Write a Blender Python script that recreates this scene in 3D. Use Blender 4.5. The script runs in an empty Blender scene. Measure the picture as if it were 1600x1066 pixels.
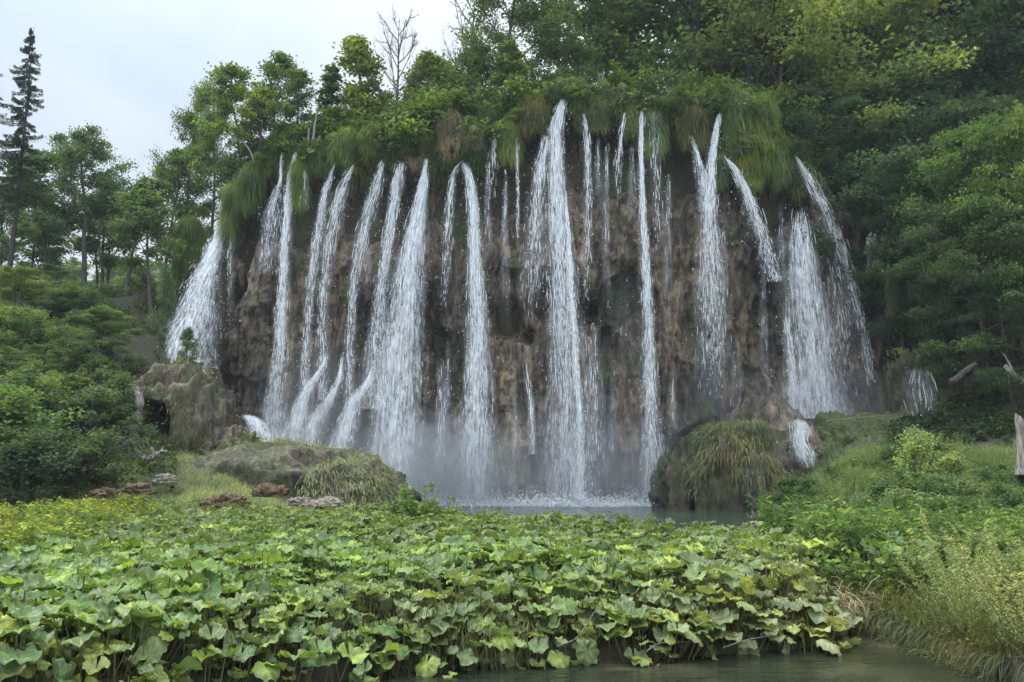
import bpy, math, random
import numpy as np
from math import radians, sin, cos, pi

# ------------------------------------------------------------------ camera
SC = bpy.context.scene
COL = SC.collection
F_PX, W_PX, H_PX = 1300.0, 1600.0, 1066.0
CAM_H = 2.5
PITCH = math.atan(198.0 / F_PX)
cam_d = bpy.data.cameras.new("camera")
cam = bpy.data.objects.new("camera", cam_d)
COL.objects.link(cam)
cam_d.sensor_fit = 'HORIZONTAL'
cam_d.sensor_width = 36.0
cam_d.lens = 36.0 * F_PX / W_PX
cam_d.clip_start = 0.1
cam_d.clip_end = 3000.0
cam.location = (0, 0, CAM_H)
cam.rotation_euler = (radians(90) + PITCH, 0, 0)
SC.camera = cam

# ------------------------------------------------------------------ sky and sun
SUN_EL, SUN_AZ = radians(50), radians(-62)      # azimuth from +Y towards +X
w = bpy.data.worlds.new("World")
SC.world = w
w.use_nodes = True
nt = w.node_tree
nt.nodes.clear()
wo = nt.nodes.new('ShaderNodeOutputWorld')
bg = nt.nodes.new('ShaderNodeBackground')
bg.inputs['Strength'].default_value = 0.1
sky = nt.nodes.new('ShaderNodeTexSky')
sky.sky_type = 'NISHITA'
sky.sun_disc = False
sky.sun_elevation = SUN_EL
sky.sun_rotation = SUN_AZ
sky.air_density = 1.2
sky.dust_density = 1.5
tc = nt.nodes.new('ShaderNodeTexCoord')
sep = nt.nodes.new('ShaderNodeSeparateXYZ')
nt.links.new(tc.outputs['Generated'], sep.inputs[0])
def wmath(op, a, b=None, c=None, clamp=False):
    n = nt.nodes.new('ShaderNodeMath'); n.operation = op; n.use_clamp = clamp
    for i, v in enumerate((a, b, c)):
        if v is None: continue
        if isinstance(v, (int, float)): n.inputs[i].default_value = v
        else: nt.links.new(v, n.inputs[i])
    return n.outputs[0]
zc = wmath('MAXIMUM', sep.outputs[2], 0.0)
den = wmath('ADD', zc, 0.22)
cx = wmath('DIVIDE', sep.outputs[0], den)
cy = wmath('DIVIDE', sep.outputs[1], den)
comb = nt.nodes.new('ShaderNodeCombineXYZ')
nt.links.new(cx, comb.inputs[0]); nt.links.new(cy, comb.inputs[1])
nz = nt.nodes.new('ShaderNodeTexNoise')
nz.inputs['Scale'].default_value = 1.25
nz.inputs['Detail'].default_value = 5
nz.inputs['Roughness'].default_value = 0.5
nz.inputs['Distortion'].default_value = 0.4
nt.links.new(comb.outputs[0], nz.inputs['Vector'])
cr = nt.nodes.new('ShaderNodeValToRGB')
cr.color_ramp.elements[0].position = 0.36
cr.color_ramp.elements[0].color = (6.1, 7.3, 8.5, 1)
cr.color_ramp.elements[1].position = 0.64
cr.color_ramp.elements[1].color = (9.0, 9.4, 9.7, 1)
nt.links.new(nz.outputs[0], cr.inputs[0])
# overcast: zenith brighter than the horizon, boosted out of frame to light the scene
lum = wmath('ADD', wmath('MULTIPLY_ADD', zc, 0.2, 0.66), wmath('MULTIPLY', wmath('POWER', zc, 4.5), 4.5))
# added fill: unseen sky behind the camera brightened to light what faces it
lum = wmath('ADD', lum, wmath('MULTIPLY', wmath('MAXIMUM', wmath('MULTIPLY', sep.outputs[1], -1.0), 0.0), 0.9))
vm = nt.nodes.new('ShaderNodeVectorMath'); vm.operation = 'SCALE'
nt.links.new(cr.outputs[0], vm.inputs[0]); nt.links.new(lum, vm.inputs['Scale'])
mx = nt.nodes.new('ShaderNodeMixRGB')
mx.inputs[0].default_value = 0.88
nt.links.new(sky.outputs[0], mx.inputs[1]); nt.links.new(vm.outputs[0], mx.inputs[2])
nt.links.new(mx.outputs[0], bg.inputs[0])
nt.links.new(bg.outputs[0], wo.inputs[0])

sd = bpy.data.lights.new("sun", 'SUN')
sd.energy = 2.4
sd.angle = radians(12)
sd.color = (1.0, 0.97, 0.91)
sun = bpy.data.objects.new("sun", sd)
COL.objects.link(sun)
sun.rotation_euler = (radians(90) - SUN_EL, 0, pi - SUN_AZ)
from mathutils import Vector
_sdv = Vector((sin(SUN_AZ) * cos(SUN_EL), cos(SUN_AZ) * cos(SUN_EL), sin(SUN_EL)))
sun.rotation_euler = _sdv.to_track_quat('Z', 'Y').to_euler()

SC.view_settings.view_transform = 'Standard'
SC.view_settings.look = 'None'
SC.view_settings.exposure = 0.5
SC.view_settings.gamma = 1.0
SC.cycles.max_bounces = 5
SC.cycles.diffuse_bounces = 3
SC.cycles.glossy_bounces = 2
SC.cycles.transmission_bounces = 3
SC.cycles.transparent_max_bounces = 24
SC.cycles.volume_bounces = 0
SC.cycles.caustics_reflective = False
SC.cycles.caustics_refractive = False
SC.cycles.use_denoising = True
SC.cycles.sample_clamp_indirect = 4

# ------------------------------------------------------------------ helpers
def P(px, py, Y):
    """world point seen at photo pixel (px,py) at depth Y"""
    u = (px - 800.0) / F_PX
    v = (533.0 - py) / F_PX
    ry = cos(PITCH) - v * sin(PITCH)
    rz = sin(PITCH) + v * cos(PITCH)
    return np.array([u * Y / ry, Y, CAM_H + rz * Y / ry])

def tab(pts):
    a = np.array(pts, float)
    return lambda q: np.interp(q, a[:, 0], a[:, 1])

def _hash(ix, iy, iz, seed):
    h = (ix * 374761393 + iy * 668265263 + iz * 2147483647 + seed * 144665) & 0x7fffffff
    h = ((h ^ (h >> 13)) * 1274126177) & 0x7fffffff
    h = ((h ^ (h >> 16)) * 2246822519) & 0x7fffffff
    return ((h ^ (h >> 15)) & 0xffff) / 65535.0

def vnoise(x, y, z, seed=0):
    x, y, z = np.broadcast_arrays(np.asarray(x, float), np.asarray(y, float), np.asarray(z, float))
    fx, fy, fz = np.floor(x), np.floor(y), np.floor(z)
    ix, iy, iz = fx.astype(np.int64), fy.astype(np.int64), fz.astype(np.int64)
    tx, ty, tz = x - fx, y - fy, z - fz
    tx = tx * tx * (3 - 2 * tx); ty = ty * ty * (3 - 2 * ty); tz = tz * tz * (3 - 2 * tz)
    r = 0
    for dx in (0, 1):
        for dy in (0, 1):
            for dz in (0, 1):
                r = r + _hash(ix + dx, iy + dy, iz + dz, seed) * (tx if dx else 1 - tx) * (ty if dy else 1 - ty) * (tz if dz else 1 - tz)
    return r

def fbm(x, y, z, o=4, seed=0, gain=0.5):
    a, s, t = 1.0, 0.0, 0.0
    for i in range(o):
        f = 2.03 ** i
        s = s + a * vnoise(x * f + i * 7.1, y * f + i * 3.3, z * f + i * 5.7, seed + i); t += a; a *= gain
    return s / t

def ridged(x, y, z, o=4, seed=0):
    a, s, t = 1.0, 0.0, 0.0
    for i in range(o):
        f = 2.1 ** i
        n = 1 - abs(2 * vnoise(x * f + i * 4.1, y * f + i * 1.3, z * f + i * 9.7, seed + i) - 1)
        s = s + a * n * n; t += a; a *= 0.55
    return s / t

def smooth(t):
    t = np.clip(t, 0, 1)
    return t * t * (3 - 2 * t)

def nrm(v):
    return v / np.maximum(np.linalg.norm(v, axis=-1, keepdims=True), 1e-9)

class MB:
    """collects vertices / faces, then builds ONE mesh object"""
    def __init__(s):
        s.v, s.f, s.t, s.uv, s.n, s.m = [], [], [], [], 0, []
    def add(s, V, F, tint=None, uv=None, mat=0):
        V = np.asarray(V, float).reshape(-1, 3); F = np.asarray(F, int)
        s.v.append(V); s.f.append(F + s.n); s.n += len(V)
        s.t.append(np.full(len(V), 0.5) if tint is None else np.broadcast_to(tint, (len(V),)).astype(float))
        s.uv.append(np.zeros((len(V), 2)) if uv is None else np.asarray(uv, float).reshape(-1, 2))
        s.m.append(np.full(len(F), mat))
    def mesh(s, name, mats, smooth_=False):
        me = bpy.data.meshes.new(name)
        V = np.concatenate(s.v) if s.v else np.zeros((0, 3))
        tot = np.concatenate([np.full(len(f), f.shape[1]) for f in s.f if len(f)])
        loops = np.concatenate([f.ravel() for f in s.f if len(f)])
        start = np.concatenate([[0], np.cumsum(tot)[:-1]])
        me.vertices.add(len(V)); me.vertices.foreach_set('co', V.ravel().astype(np.float32))
        me.loops.add(len(loops)); me.loops.foreach_set('vertex_index', loops.astype(np.int32))
        me.polygons.add(len(tot)); me.polygons.foreach_set('loop_start', start.astype(np.int32))
        try: me.polygons.foreach_set('loop_total', tot.astype(np.int32))
        except Exception: pass
        me.polygons.foreach_set('use_smooth', np.full(len(tot), smooth_))
        if not isinstance(mats, (list, tuple)): mats = [mats]
        for m in mats: me.materials.append(m)
        if len(mats) > 1:
            me.polygons.foreach_set('material_index', np.concatenate([m for m, f in zip(s.m, s.f) if len(f)]).astype(np.int32))
        a = me.attributes.new('tint', 'FLOAT', 'POINT')
        a.data.foreach_set('value', np.concatenate(s.t).astype(np.float32))
        u = me.uv_layers.new(name='UVMap')
        UV = np.concatenate(s.uv)
        u.data.foreach_set('uv', UV[loops].ravel().astype(np.float32))
        me.update(calc_edges=True)
        return me
    def build(s, name, mats, parent=None, smooth_=False, loc=None):
        o = bpy.data.objects.new(name, s.mesh(name, mats, smooth_))
        COL.objects.link(o)
        if loc is not None: o.location = loc
        if parent is not None: o.parent = parent
        return o

def tag(o, label=None, cat=None, group=None, kind=None):
    if label: o['label'] = label
    if cat: o['category'] = cat
    if group: o['group'] = group
    if kind: o['kind'] = kind
    return o

def empty(name, loc=(0, 0, 0), rz=0, sc=1.0):
    o = bpy.data.objects.new(name, None)
    COL.objects.link(o); o.location = loc; o.rotation_euler = (0, 0, rz)
    o.scale = (sc, sc, sc) if np.isscalar(sc) else sc
    o.empty_display_size = 0.2
    return o

FOL = 1.35
def dup(src, loc, rz=0, sc=1.0, color=None, name=None, tilt=(0, 0)):
    r = src['root'].copy()
    COL.objects.link(r)
    if name: r.name = name
    r.location = loc; r.rotation_euler = (tilt[0], tilt[1], rz)
    r.scale = (sc, sc, sc) if np.isscalar(sc) else sc
    if color is not None: color = tuple(FOL * q for q in color)
    for ch in src['parts']:
        c = ch.copy(); COL.objects.link(c); c.parent = r
        if color is not None and ch.name.split('.')[0] not in ('trunk', 'stalks', 'stems', 'branches'):
            c.color = (*color, 1)
    return r

def tube(mb, pts, rad, sides=6, mat=0, tint=0.5, cap=True):
    pts = np.asarray(pts, float); n = len(pts)
    rad = np.broadcast_to(rad, (n,)) if not np.isscalar(rad) else np.full(n, rad)
    d = np.gradient(pts, axis=0); d = nrm(d)
    ref = np.array([0.0, 0, 1]) if abs(d[:, 2]).mean() < 0.8 else np.array([1.0, 0, 0])
    a = nrm(np.cross(d, ref)); b = np.cross(d, a)
    th = np.arange(sides) * 2 * pi / sides
    V = pts[:, None] + rad[:, None, None] * (a[:, None] * np.cos(th)[None, :, None] + b[:, None] * np.sin(th)[None, :, None])
    i, j = np.meshgrid(np.arange(n - 1), np.arange(sides), indexing='ij')
    j2 = (j + 1) % sides
    F = np.stack([i * sides + j, i * sides + j2, (i + 1) * sides + j2, (i + 1) * sides + j], -1).reshape(-1, 4)
    uv = np.stack(np.broadcast_arrays(th[None, :] / (2 * pi), np.arange(n)[:, None] / max(n - 1, 1)), -1).reshape(-1, 2)
    mb.add(V, F, tint, uv, mat)
    if cap:
        for k in (0, n - 1):
            V2 = np.vstack([V[k], pts[k][None]])
            F2 = [[q, (q + 1) % sides, sides] for q in range(sides)]
            mb.add(V2, F2, tint, None, mat)

def leaves(mb, C, rng, L, Wd, up=0.5, shape='diamond', tint=None, mat=0, fold=0.18, axis=None):
    """one small leaf-shaped face group per centre; normals biased upward by `up`"""
    n = len(C)
    if n == 0: return
    nor = rng.normal(size=(n, 3)); nor = nrm(nor)
    nor[:, 2] = abs(nor[:, 2]) * (1 - up) + up * 1.3
    nor = nrm(nor)
    ax = rng.normal(size=(n, 3)) if axis is None else axis + rng.normal(size=(n, 3)) * 0.25
    ax = nrm(ax - nor * (ax * nor).sum(1, keepdims=True))
    sd_ = np.cross(nor, ax)
    L = (L * rng.uniform(0.7, 1.3, n))[:, None]; Wd = (Wd * rng.uniform(0.75, 1.25, n))[:, None]
    if tint is None: tint = rng.uniform(0, 1, n)
    if shape == 'diamond':
        V = np.stack([C - ax * L * .5, C + sd_ * Wd * .5 + nor * fold * Wd + ax * L * .05, C + ax * L * .5 - nor * L * .12, C - sd_ * Wd * .5 + nor * fold * Wd + ax * L * .05], 1)
        k = 4; F = np.arange(n)[:, None] * 4 + np.array([[0, 1, 2, 3]])
    else:
        V = np.stack([C - ax * L * .5,
                      C - ax * L * .15 + sd_ * Wd * .5 + nor * fold * Wd, C + ax * L * .2 + sd_ * Wd * .42 + nor * fold * Wd,
                      C + ax * L * .5 - nor * L * .15,
                      C + ax * L * .2 - sd_ * Wd * .42 + nor * fold * Wd, C - ax * L * .15 - sd_ * Wd * .5 + nor * fold * Wd], 1)
        k = 6
        F = (np.arange(n)[:, None, None] * 6 + np.array([[0, 1, 2, 3], [0, 3, 4, 5]])[None]).reshape(-1, 4)
    mb.add(V.reshape(-1, 3), F, np.repeat(tint, k), None, mat)

def blades(mb, R, D, L, Wd, rng, droop=0.6, seg=3, tint=None, mat=0):
    """grass blades from roots R in direction D, bending down"""
    n = len(R)
    if n == 0: return
    L = np.broadcast_to(L, (n,)) * rng.uniform(0.6, 1.3, n); Wd = np.broadcast_to(Wd, (n,))
    D = nrm(D)
    side = nrm(np.cross(D, np.array([0, 0, 1.0])) + rng.normal(size=(n, 3)) * .5)
    side = nrm(side - D * (side * D).sum(1, keepdims=True))
    pts = [R]; cur = D.copy(); p = R
    for i in range(seg):
        cur = nrm(cur + np.array([0, 0, -1.0]) * droop * rng.uniform(0.5, 1.5, (n, 1)) / seg * 2)
        p = p + cur * (L / seg)[:, None]
        pts.append(p)
    V = []
    for i, q in enumerate(pts[:-1]):
        wv = Wd * (1 - 0.75 * i / seg) * .5
        V += [q - side * wv[:, None], q + side * wv[:, None]]
    V.append(pts[-1])
    V = np.stack(V, 1); k = V.shape[1]
    if tint is None: tint = rng.uniform(0, 1, n)
    b = np.arange(n)[:, None, None] * k
    Q = [[2 * i, 2 * i + 1, 2 * i + 3, 2 * i + 2] for i in range(seg - 1)]
    T = [[2 * (seg - 1), 2 * (seg - 1) + 1, 2 * seg]]
    st = mb.n
    mb.add(V.reshape(-1, 3), (b + np.array(Q)[None]).reshape(-1, 4), np.repeat(tint, k), None, mat)
    F3 = (b + np.array(T)[None]).reshape(-1, 3) + st - mb.n
    mb.f.append(F3 + mb.n); mb.m.append(np.full(len(F3), mat))
    mb.v.append(np.zeros((0, 3))); mb.t.append(np.zeros(0)); mb.uv.append(np.zeros((0, 2)))

SECT = [(60, 'at the left edge'), (150, 'below the tall spruce'), (240, 'below the driftwood root'), (330, 'below the cave mound'), (400, 'below the far left fan'), (470, 'below the forked fall'), (540, 'below the slanting cascades'),
        (600, 'below the flat-topped fall'), (660, 'below the widest fall'), (720, 'below the pinkish-brown clump'), (770, 'below the straight centre column'), (830, 'below the bright hanging grass tongue'), (885, 'below the tallest fall'),
        (930, 'below the misty ribbon'), (975, 'below the green and tan tuft'), (1010, 'below the small round tuft'), (1050, 'below the white cord'), (1100, 'below the brown-tinged tuft'), (1150, 'below the Y-shaped fall'), (1200, 'below the grassy pool mound'),
        (1250, 'below the large grass curtain'), (1300, 'below the broad right veil'), (1350, 'below the far right jet'), (1400, 'below the bare hanging roots'), (1450, 'below the upright sapling'), (1500, 'below the dim lacy cascade'), (1550, 'below the fallen log'), (9999, 'at the right edge')]
def ordinal(n):
    w_ = ['first', 'second', 'third', 'fourth', 'fifth', 'sixth', 'seventh', 'eighth', 'ninth', 'tenth', 'eleventh', 'twelfth']
    return w_[n] if n < 12 else str(n + 1) + ('th' if 10 < (n + 1) % 100 < 14 else {1: 'st', 2: 'nd', 3: 'rd'}.get((n + 1) % 10, 'th'))
def label_columns(items, what, back='back from the water'):
    """items: (object, q, y); each gets a label from the column it stands in and its place in that column"""
    cols = {}
    for it in items:
        k_ = next(nm for lim, nm in SECT if it[1] < lim); cols.setdefault(k_, []).append(it)
    for nm, L_ in cols.items():
        for n_, it in enumerate(sorted(L_, key=lambda q_: q_[2])):
            it[0]['label'] = '%s %s, %s %s' % (it[0].get('look', what), nm, ordinal(n_), back)
            if 'look' in it[0]: del it[0]['look']

# ------------------------------------------------------------------ materials
def new_mat(name):
    m = bpy.data.materials.new(name); m.use_nodes = True
    t = m.node_tree; t.nodes.clear()
    return m, t, t.nodes.new('ShaderNodeOutputMaterial')
def N(t, kind, **kw):
    n = t.nodes.new(kind)
    for k, v in kw.items():
        if hasattr(n, k): setattr(n, k, v)
        else: n.inputs[k].default_value = v
    return n
def ramp(t, src, stops):
    r = t.nodes.new('ShaderNodeValToRGB')
    while len(r.color_ramp.elements) < len(stops): r.color_ramp.elements.new(0.5)
    for e, (p, c) in zip(r.color_ramp.elements, stops):
        e.position = p; e.color = (*c, 1) if len(c) == 3 else c
    t.links.new(src, r.inputs[0])
    return r.outputs[0]
def mixc(t, f, a, b, blend='MIX'):
    m = t.nodes.new('ShaderNodeMixRGB'); m.blend_type = blend
    for i, v in enumerate((f, a, b)):
        if isinstance(v, (int, float)): m.inputs[i].default_value = v
        elif isinstance(v, tuple): m.inputs[i].default_value = (*v, 1)
        else: t.links.new(v, m.inputs[i])
    return m.outputs[0]

def foliage_mat(name, trans=0.42, gloss=0.012, dark=0.65, light=1.9, warm=(1.12, 1.03, 0.75)):
    """leaf colour = the object's own colour, varied leaf by leaf and clump by clump"""
    m, t, out = new_mat(name)
    oi = N(t, 'ShaderNodeObjectInfo')
    at = N(t, 'ShaderNodeAttribute', attribute_name='tint')
    v = ramp(t, at.outputs['Fac'], [(0.0, (dark,) * 3), (0.6, (1, 1, 1)), (1.0, tuple(light * c for c in warm))])
    c = mixc(t, 1.0, oi.outputs['Color'], v, 'MULTIPLY')
    tcn = N(t, 'ShaderNodeTexCoord'); nz_ = N(t, 'ShaderNodeTexNoise'); nz_.inputs['Scale'].default_value = 0.55
    t.links.new(tcn.outputs['Object'], nz_.inputs['Vector'])
    v2 = ramp(t, nz_.outputs[0], [(0.35, (0.72, 0.82, 0.9)), (0.65, (1.22, 1.15, 0.9))])
    c = mixc(t, 1.0, c, v2, 'MULTIPLY')
    d = N(t, 'ShaderNodeBsdfDiffuse'); tr = N(t, 'ShaderNodeBsdfTranslucent'); g = N(t, 'ShaderNodeBsdfGlossy', Roughness=0.45)
    t.links.new(c, d.inputs[0])
    c2 = mixc(t, 1.0, c, (1.25, 1.28, 0.6), 'MULTIPLY'); t.links.new(c2, tr.inputs[0])
    m1 = N(t, 'ShaderNodeMixShader'); m1.inputs[0].default_value = trans
    t.links.new(d.outputs[0], m1.inputs[1]); t.links.new(tr.outputs[0], m1.inputs[2])
    m2 = N(t, 'ShaderNodeMixShader'); m2.inputs[0].default_value = gloss
    t.links.new(m1.outputs[0], m2.inputs[1]); t.links.new(g.outputs[0], m2.inputs[2])
    t.links.new(m2.outputs[0], out.inputs[0])
    return m

def bark_mat(name, a, b, scale=6):
    m, t, out = new_mat(name)
    tcn = N(t, 'ShaderNodeTexCoord'); mp = N(t, 'ShaderNodeMapping'); mp.inputs['Scale'].default_value = (scale, scale, scale * .2)
    t.links.new(tcn.outputs['Object'], mp.inputs[0])
    nz_ = N(t, 'ShaderNodeTexNoise'); nz_.inputs['Scale'].default_value = 1.5; nz_.inputs['Detail'].default_value = 5
    t.links.new(mp.outputs[0], nz_.inputs['Vector'])
    c = ramp(t, nz_.outputs[0], [(0.3, a), (0.7, b)])
    bs = N(t, 'ShaderNodeBsdfPrincipled', Roughness=0.9); t.links.new(c, bs.inputs['Base Color'])
    bp = N(t, 'ShaderNodeBump'); bp.inputs['Strength'].default_value = 0.6; bp.inputs['Distance'].default_value = 0.05
    t.links.new(nz_.outputs[0], bp.inputs['Height']); t.links.new(bp.outputs[0], bs.inputs['Normal'])
    t.links.new(bs.outputs[0], out.inputs[0])
    return m

def rock_mat(name, moss=0.3, tone=1.0):
    m, t, out = new_mat(name)
    tcn = N(t, 'ShaderNodeTexCoord')
    mp = N(t, 'ShaderNodeMapping'); mp.inputs['Scale'].default_value = (1, 1, 0.28)
    t.links.new(tcn.outputs['Object'], mp.inputs[0])
    n1 = N(t, 'ShaderNodeTexNoise'); n1.inputs['Scale'].default_value = 0.28; n1.inputs['Detail'].default_value = 6; n1.inputs['Roughness'].default_value = 0.6
    n2 = N(t, 'ShaderNodeTexNoise'); n2.inputs['Scale'].default_value = 2.6; n2.inputs['Detail'].default_value = 7; n2.inputs['Roughness'].default_value = 0.65; n2.inputs['Distortion'].default_value = 0.6
    n3 = N(t, 'ShaderNodeTexNoise'); n3.inputs['Scale'].default_value = 0.5; n3.inputs['Detail'].default_value = 4
    for n in (n1, n2): t.links.new(mp.outputs[0], n.inputs['Vector'])
    t.links.new(tcn.outputs['Object'], n3.inputs['Vector'])
    c1 = ramp(t, n1.outputs[0], [(0.34, (.032 * tone, .03 * tone, .03 * tone)), (0.52, (.16 * tone, .118 * tone, .082 * tone)), (0.7, (.27 * tone, .22 * tone, .18 * tone))])
    c2 = ramp(t, n2.outputs[0], [(0.34, (.2, .19, .21)), (0.52, (.95, .95, .95)), (0.72, (1.6, 1.5, 1.32))])
    c = mixc(t, 1.0, c1, c2, 'MULTIPLY')
    mps = N(t, 'ShaderNodeMapping'); mps.inputs['Scale'].default_value = (1.1, 1.1, 0.07); t.links.new(tcn.outputs['Object'], mps.inputs[0])
    ns_ = N(t, 'ShaderNodeTexNoise'); ns_.inputs['Scale'].default_value = 1.3; ns_.inputs['Detail'].default_value = 4; t.links.new(mps.outputs[0], ns_.inputs['Vector'])
    wet = ramp(t, ns_.outputs[0], [(.38, (.32, .33, .37)), (.52, (1, 1, 1)), (.68, (1.25, 1.2, 1.1))])
    c = mixc(t, 1.0, c, wet, 'MULTIPLY')
    mf = ramp(t, n3.outputs[0], [(0.62 - moss * .3, (0, 0, 0)), (0.72 - moss * .3, (1, 1, 1))])
    mc = ramp(t, n2.outputs[0], [(0.3, (.02, .028, .012)), (0.7, (.085, .1, .03))])
    mf2 = mixc(t, 1.0, mf, (0.75, 0.75, 0.75), 'MULTIPLY')
    c = mixc(t, mf2, c, mc)
    bs = N(t, 'ShaderNodeBsdfPrincipled', Roughness=0.55); t.links.new(c, bs.inputs['Base Color'])
    bs.inputs['Specular IOR Level'].default_value = 0.35
    bp = N(t, 'ShaderNodeBump'); bp.inputs['Strength'].default_value = 1.0; bp.inputs['Distance'].default_value = 0.45
    t.links.new(n2.outputs[0], bp.inputs['Height']); t.links.new(bp.outputs[0], bs.inputs['Normal'])
    t.links.new(bs.outputs[0], out.inputs[0])
    return m

M = {}
M['leaf'] = foliage_mat('leaf')
M['leaf_soft'] = foliage_mat('leaf_soft', trans=0.45, gloss=0.01)
M['grass'] = foliage_mat('grass', trans=0.3, gloss=0.008, dark=.55, light=1.4, warm=(1.12, 1.04, .8))
M['bark'] = bark_mat('bark', (.03, .026, .022), (.11, .095, .08))
M['dark_bark'] = bark_mat('dark_bark', (.015, .014, .013), (.05, .044, .038))
M['dead_wood'] = bark_mat('dead_wood', (.07, .06, .052), (.34, .31, .28), 9)
M['grey_wood'] = bark_mat('grey_wood', (.05, .043, .036), (.2, .18, .155), 12)
M['rock'] = rock_mat('rock', 0.30, 1.1)
M['mossy_rock'] = rock_mat('mossy_rock', 0.75, .8)

# spray: tiny drops and strands of white water
m, t, out = new_mat('spray')
d = N(t, 'ShaderNodeBsdfDiffuse'); d.inputs[0].default_value = (.9, .93, .97, 1)
tr = N(t, 'ShaderNodeBsdfTranslucent'); tr.inputs[0].default_value = (.9, .93, .97, 1)
g = N(t, 'ShaderNodeBsdfGlossy', Roughness=0.25)
a = N(t, 'ShaderNodeMixShader'); a.inputs[0].default_value = .5
b = N(t, 'ShaderNodeMixShader'); b.inputs[0].default_value = .12
t.links.new(d.outputs[0], a.inputs[1]); t.links.new(tr.outputs[0], a.inputs[2])
t.links.new(a.outputs[0], b.inputs[1]); t.links.new(g.outputs[0], b.inputs[2]); t.links.new(b.outputs[0], out.inputs[0])
M['spray'] = m

# veil: a thin see-through curtain of falling water, streaked along the fall
m, t, out = new_mat('water_veil')
uvn = N(t, 'ShaderNodeUVMap'); sp = N(t, 'ShaderNodeSeparateXYZ'); t.links.new(uvn.outputs[0], sp.inputs[0])
at = N(t, 'ShaderNodeAttribute', attribute_name='tint')
def tm(op, a, b=None, clamp=False):
    n = t.nodes.new('ShaderNodeMath'); n.operation = op; n.use_clamp = clamp
    for i, v in enumerate((a, b)):
        if v is None: continue
        if isinstance(v, (int, float)): n.inputs[i].default_value = v
        else: t.links.new(v, n.inputs[i])
    return n.outputs[0]
e = tm('SUBTRACT', sp.outputs[0], 0.5); e = tm('ABSOLUTE', e); e = tm('MULTIPLY', e, 2.0); e = tm('POWER', e, 1.6); e = tm('SUBTRACT', 1.0, e, True)
tcn = N(t, 'ShaderNodeTexCoord')
mp = N(t, 'ShaderNodeMapping'); mp.inputs['Scale'].default_value = (5.0, 2.0, 0.28); t.links.new(tcn.outputs['Object'], mp.inputs[0])
n1 = N(t, 'ShaderNodeTexNoise'); n1.inputs['Scale'].default_value = 1.0; n1.inputs['Detail'].default_value = 5; n1.inputs['Roughness'].default_value = .65
t.links.new(mp.outputs[0], n1.inputs['Vector'])
mp2 = N(t, 'ShaderNodeMapping'); mp2.inputs['Scale'].default_value = (3.6, 2.0, 1.3); t.links.new(tcn.outputs['Object'], mp2.inputs[0])
n2 = N(t, 'ShaderNodeTexNoise'); n2.inputs['Scale'].default_value = 1.0; n2.inputs['Detail'].default_value = 4
t.links.new(mp2.outputs[0], n2.inputs['Vector'])
s1 = tm('MULTIPLY', tm('SUBTRACT', n1.outputs[0], 0.36, True), 3.8, True)
s2 = tm('MULTIPLY', tm('SUBTRACT', n2.outputs[0], 0.25, True), 3.0, True)
al = tm('MULTIPLY', tm('MULTIPLY', e, s1), tm('MULTIPLY', s2, at.outputs['Fac']), True)
d = N(t, 'ShaderNodeBsdfDiffuse'); d.inputs[0].default_value = (.9, .93, .97, 1)
tr2 = N(t, 'ShaderNodeBsdfTranslucent'); tr2.inputs[0].default_value = (.9, .93, .97, 1)
a = N(t, 'ShaderNodeMixShader'); a.inputs[0].default_value = .45
t.links.new(d.outputs[0], a.inputs[1]); t.links.new(tr2.outputs[0], a.inputs[2])
tp = N(t, 'ShaderNodeBsdfTransparent'); mm = N(t, 'ShaderNodeMixShader')
t.links.new(al, mm.inputs[0]); t.links.new(tp.outputs[0], mm.inputs[1]); t.links.new(a.outputs[0], mm.inputs[2])
t.links.new(mm.outputs[0], out.inputs[0])
M['veil'] = m

# river and pool water
def water_mat(name, stops):
  global bs
  m, t, out = new_mat(name)
  tcn = N(t, 'ShaderNodeTexCoord')
  n0 = N(t, 'ShaderNodeTexNoise'); n0.inputs['Scale'].default_value = .5; n0.inputs['Detail'].default_value = 5
  t.links.new(tcn.outputs['Object'], n0.inputs['Vector'])
  c = ramp(t, n0.outputs[0], [(0.35, stops[0]), (0.55, stops[1]), (0.7, stops[2])])
  bs = N(t, 'ShaderNodeBsdfPrincipled', Roughness=0.08); bs.inputs['IOR'].default_value = 1.33
  t.links.new(c, bs.inputs['Base Color'])
  mp = N(t, 'ShaderNodeMapping'); mp.inputs['Scale'].default_value = (1.0, 3.2, 1); t.links.new(tcn.outputs['Object'], mp.inputs[0])
  nb = N(t, 'ShaderNodeTexNoise'); nb.inputs['Scale'].default_value = 2.2; nb.inputs['Detail'].default_value = 4; t.links.new(mp.outputs[0], nb.inputs['Vector'])
  bp = N(t, 'ShaderNodeBump'); bp.inputs['Strength'].default_value = .6; bp.inputs['Distance'].default_value = .06
  t.links.new(nb.outputs[0], bp.inputs['Height']); t.links.new(bp.outputs[0], bs.inputs['Normal'])
  t.links.new(bs.outputs[0], out.inputs[0])
  return m
M['water'] = water_mat('water', [(.008, .013, .009), (.026, .03, .018), (.08, .072, .042)])
M['pool'] = water_mat('pool_water', [(.02, .034, .026), (.034, .052, .038), (.06, .072, .048)])

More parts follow.
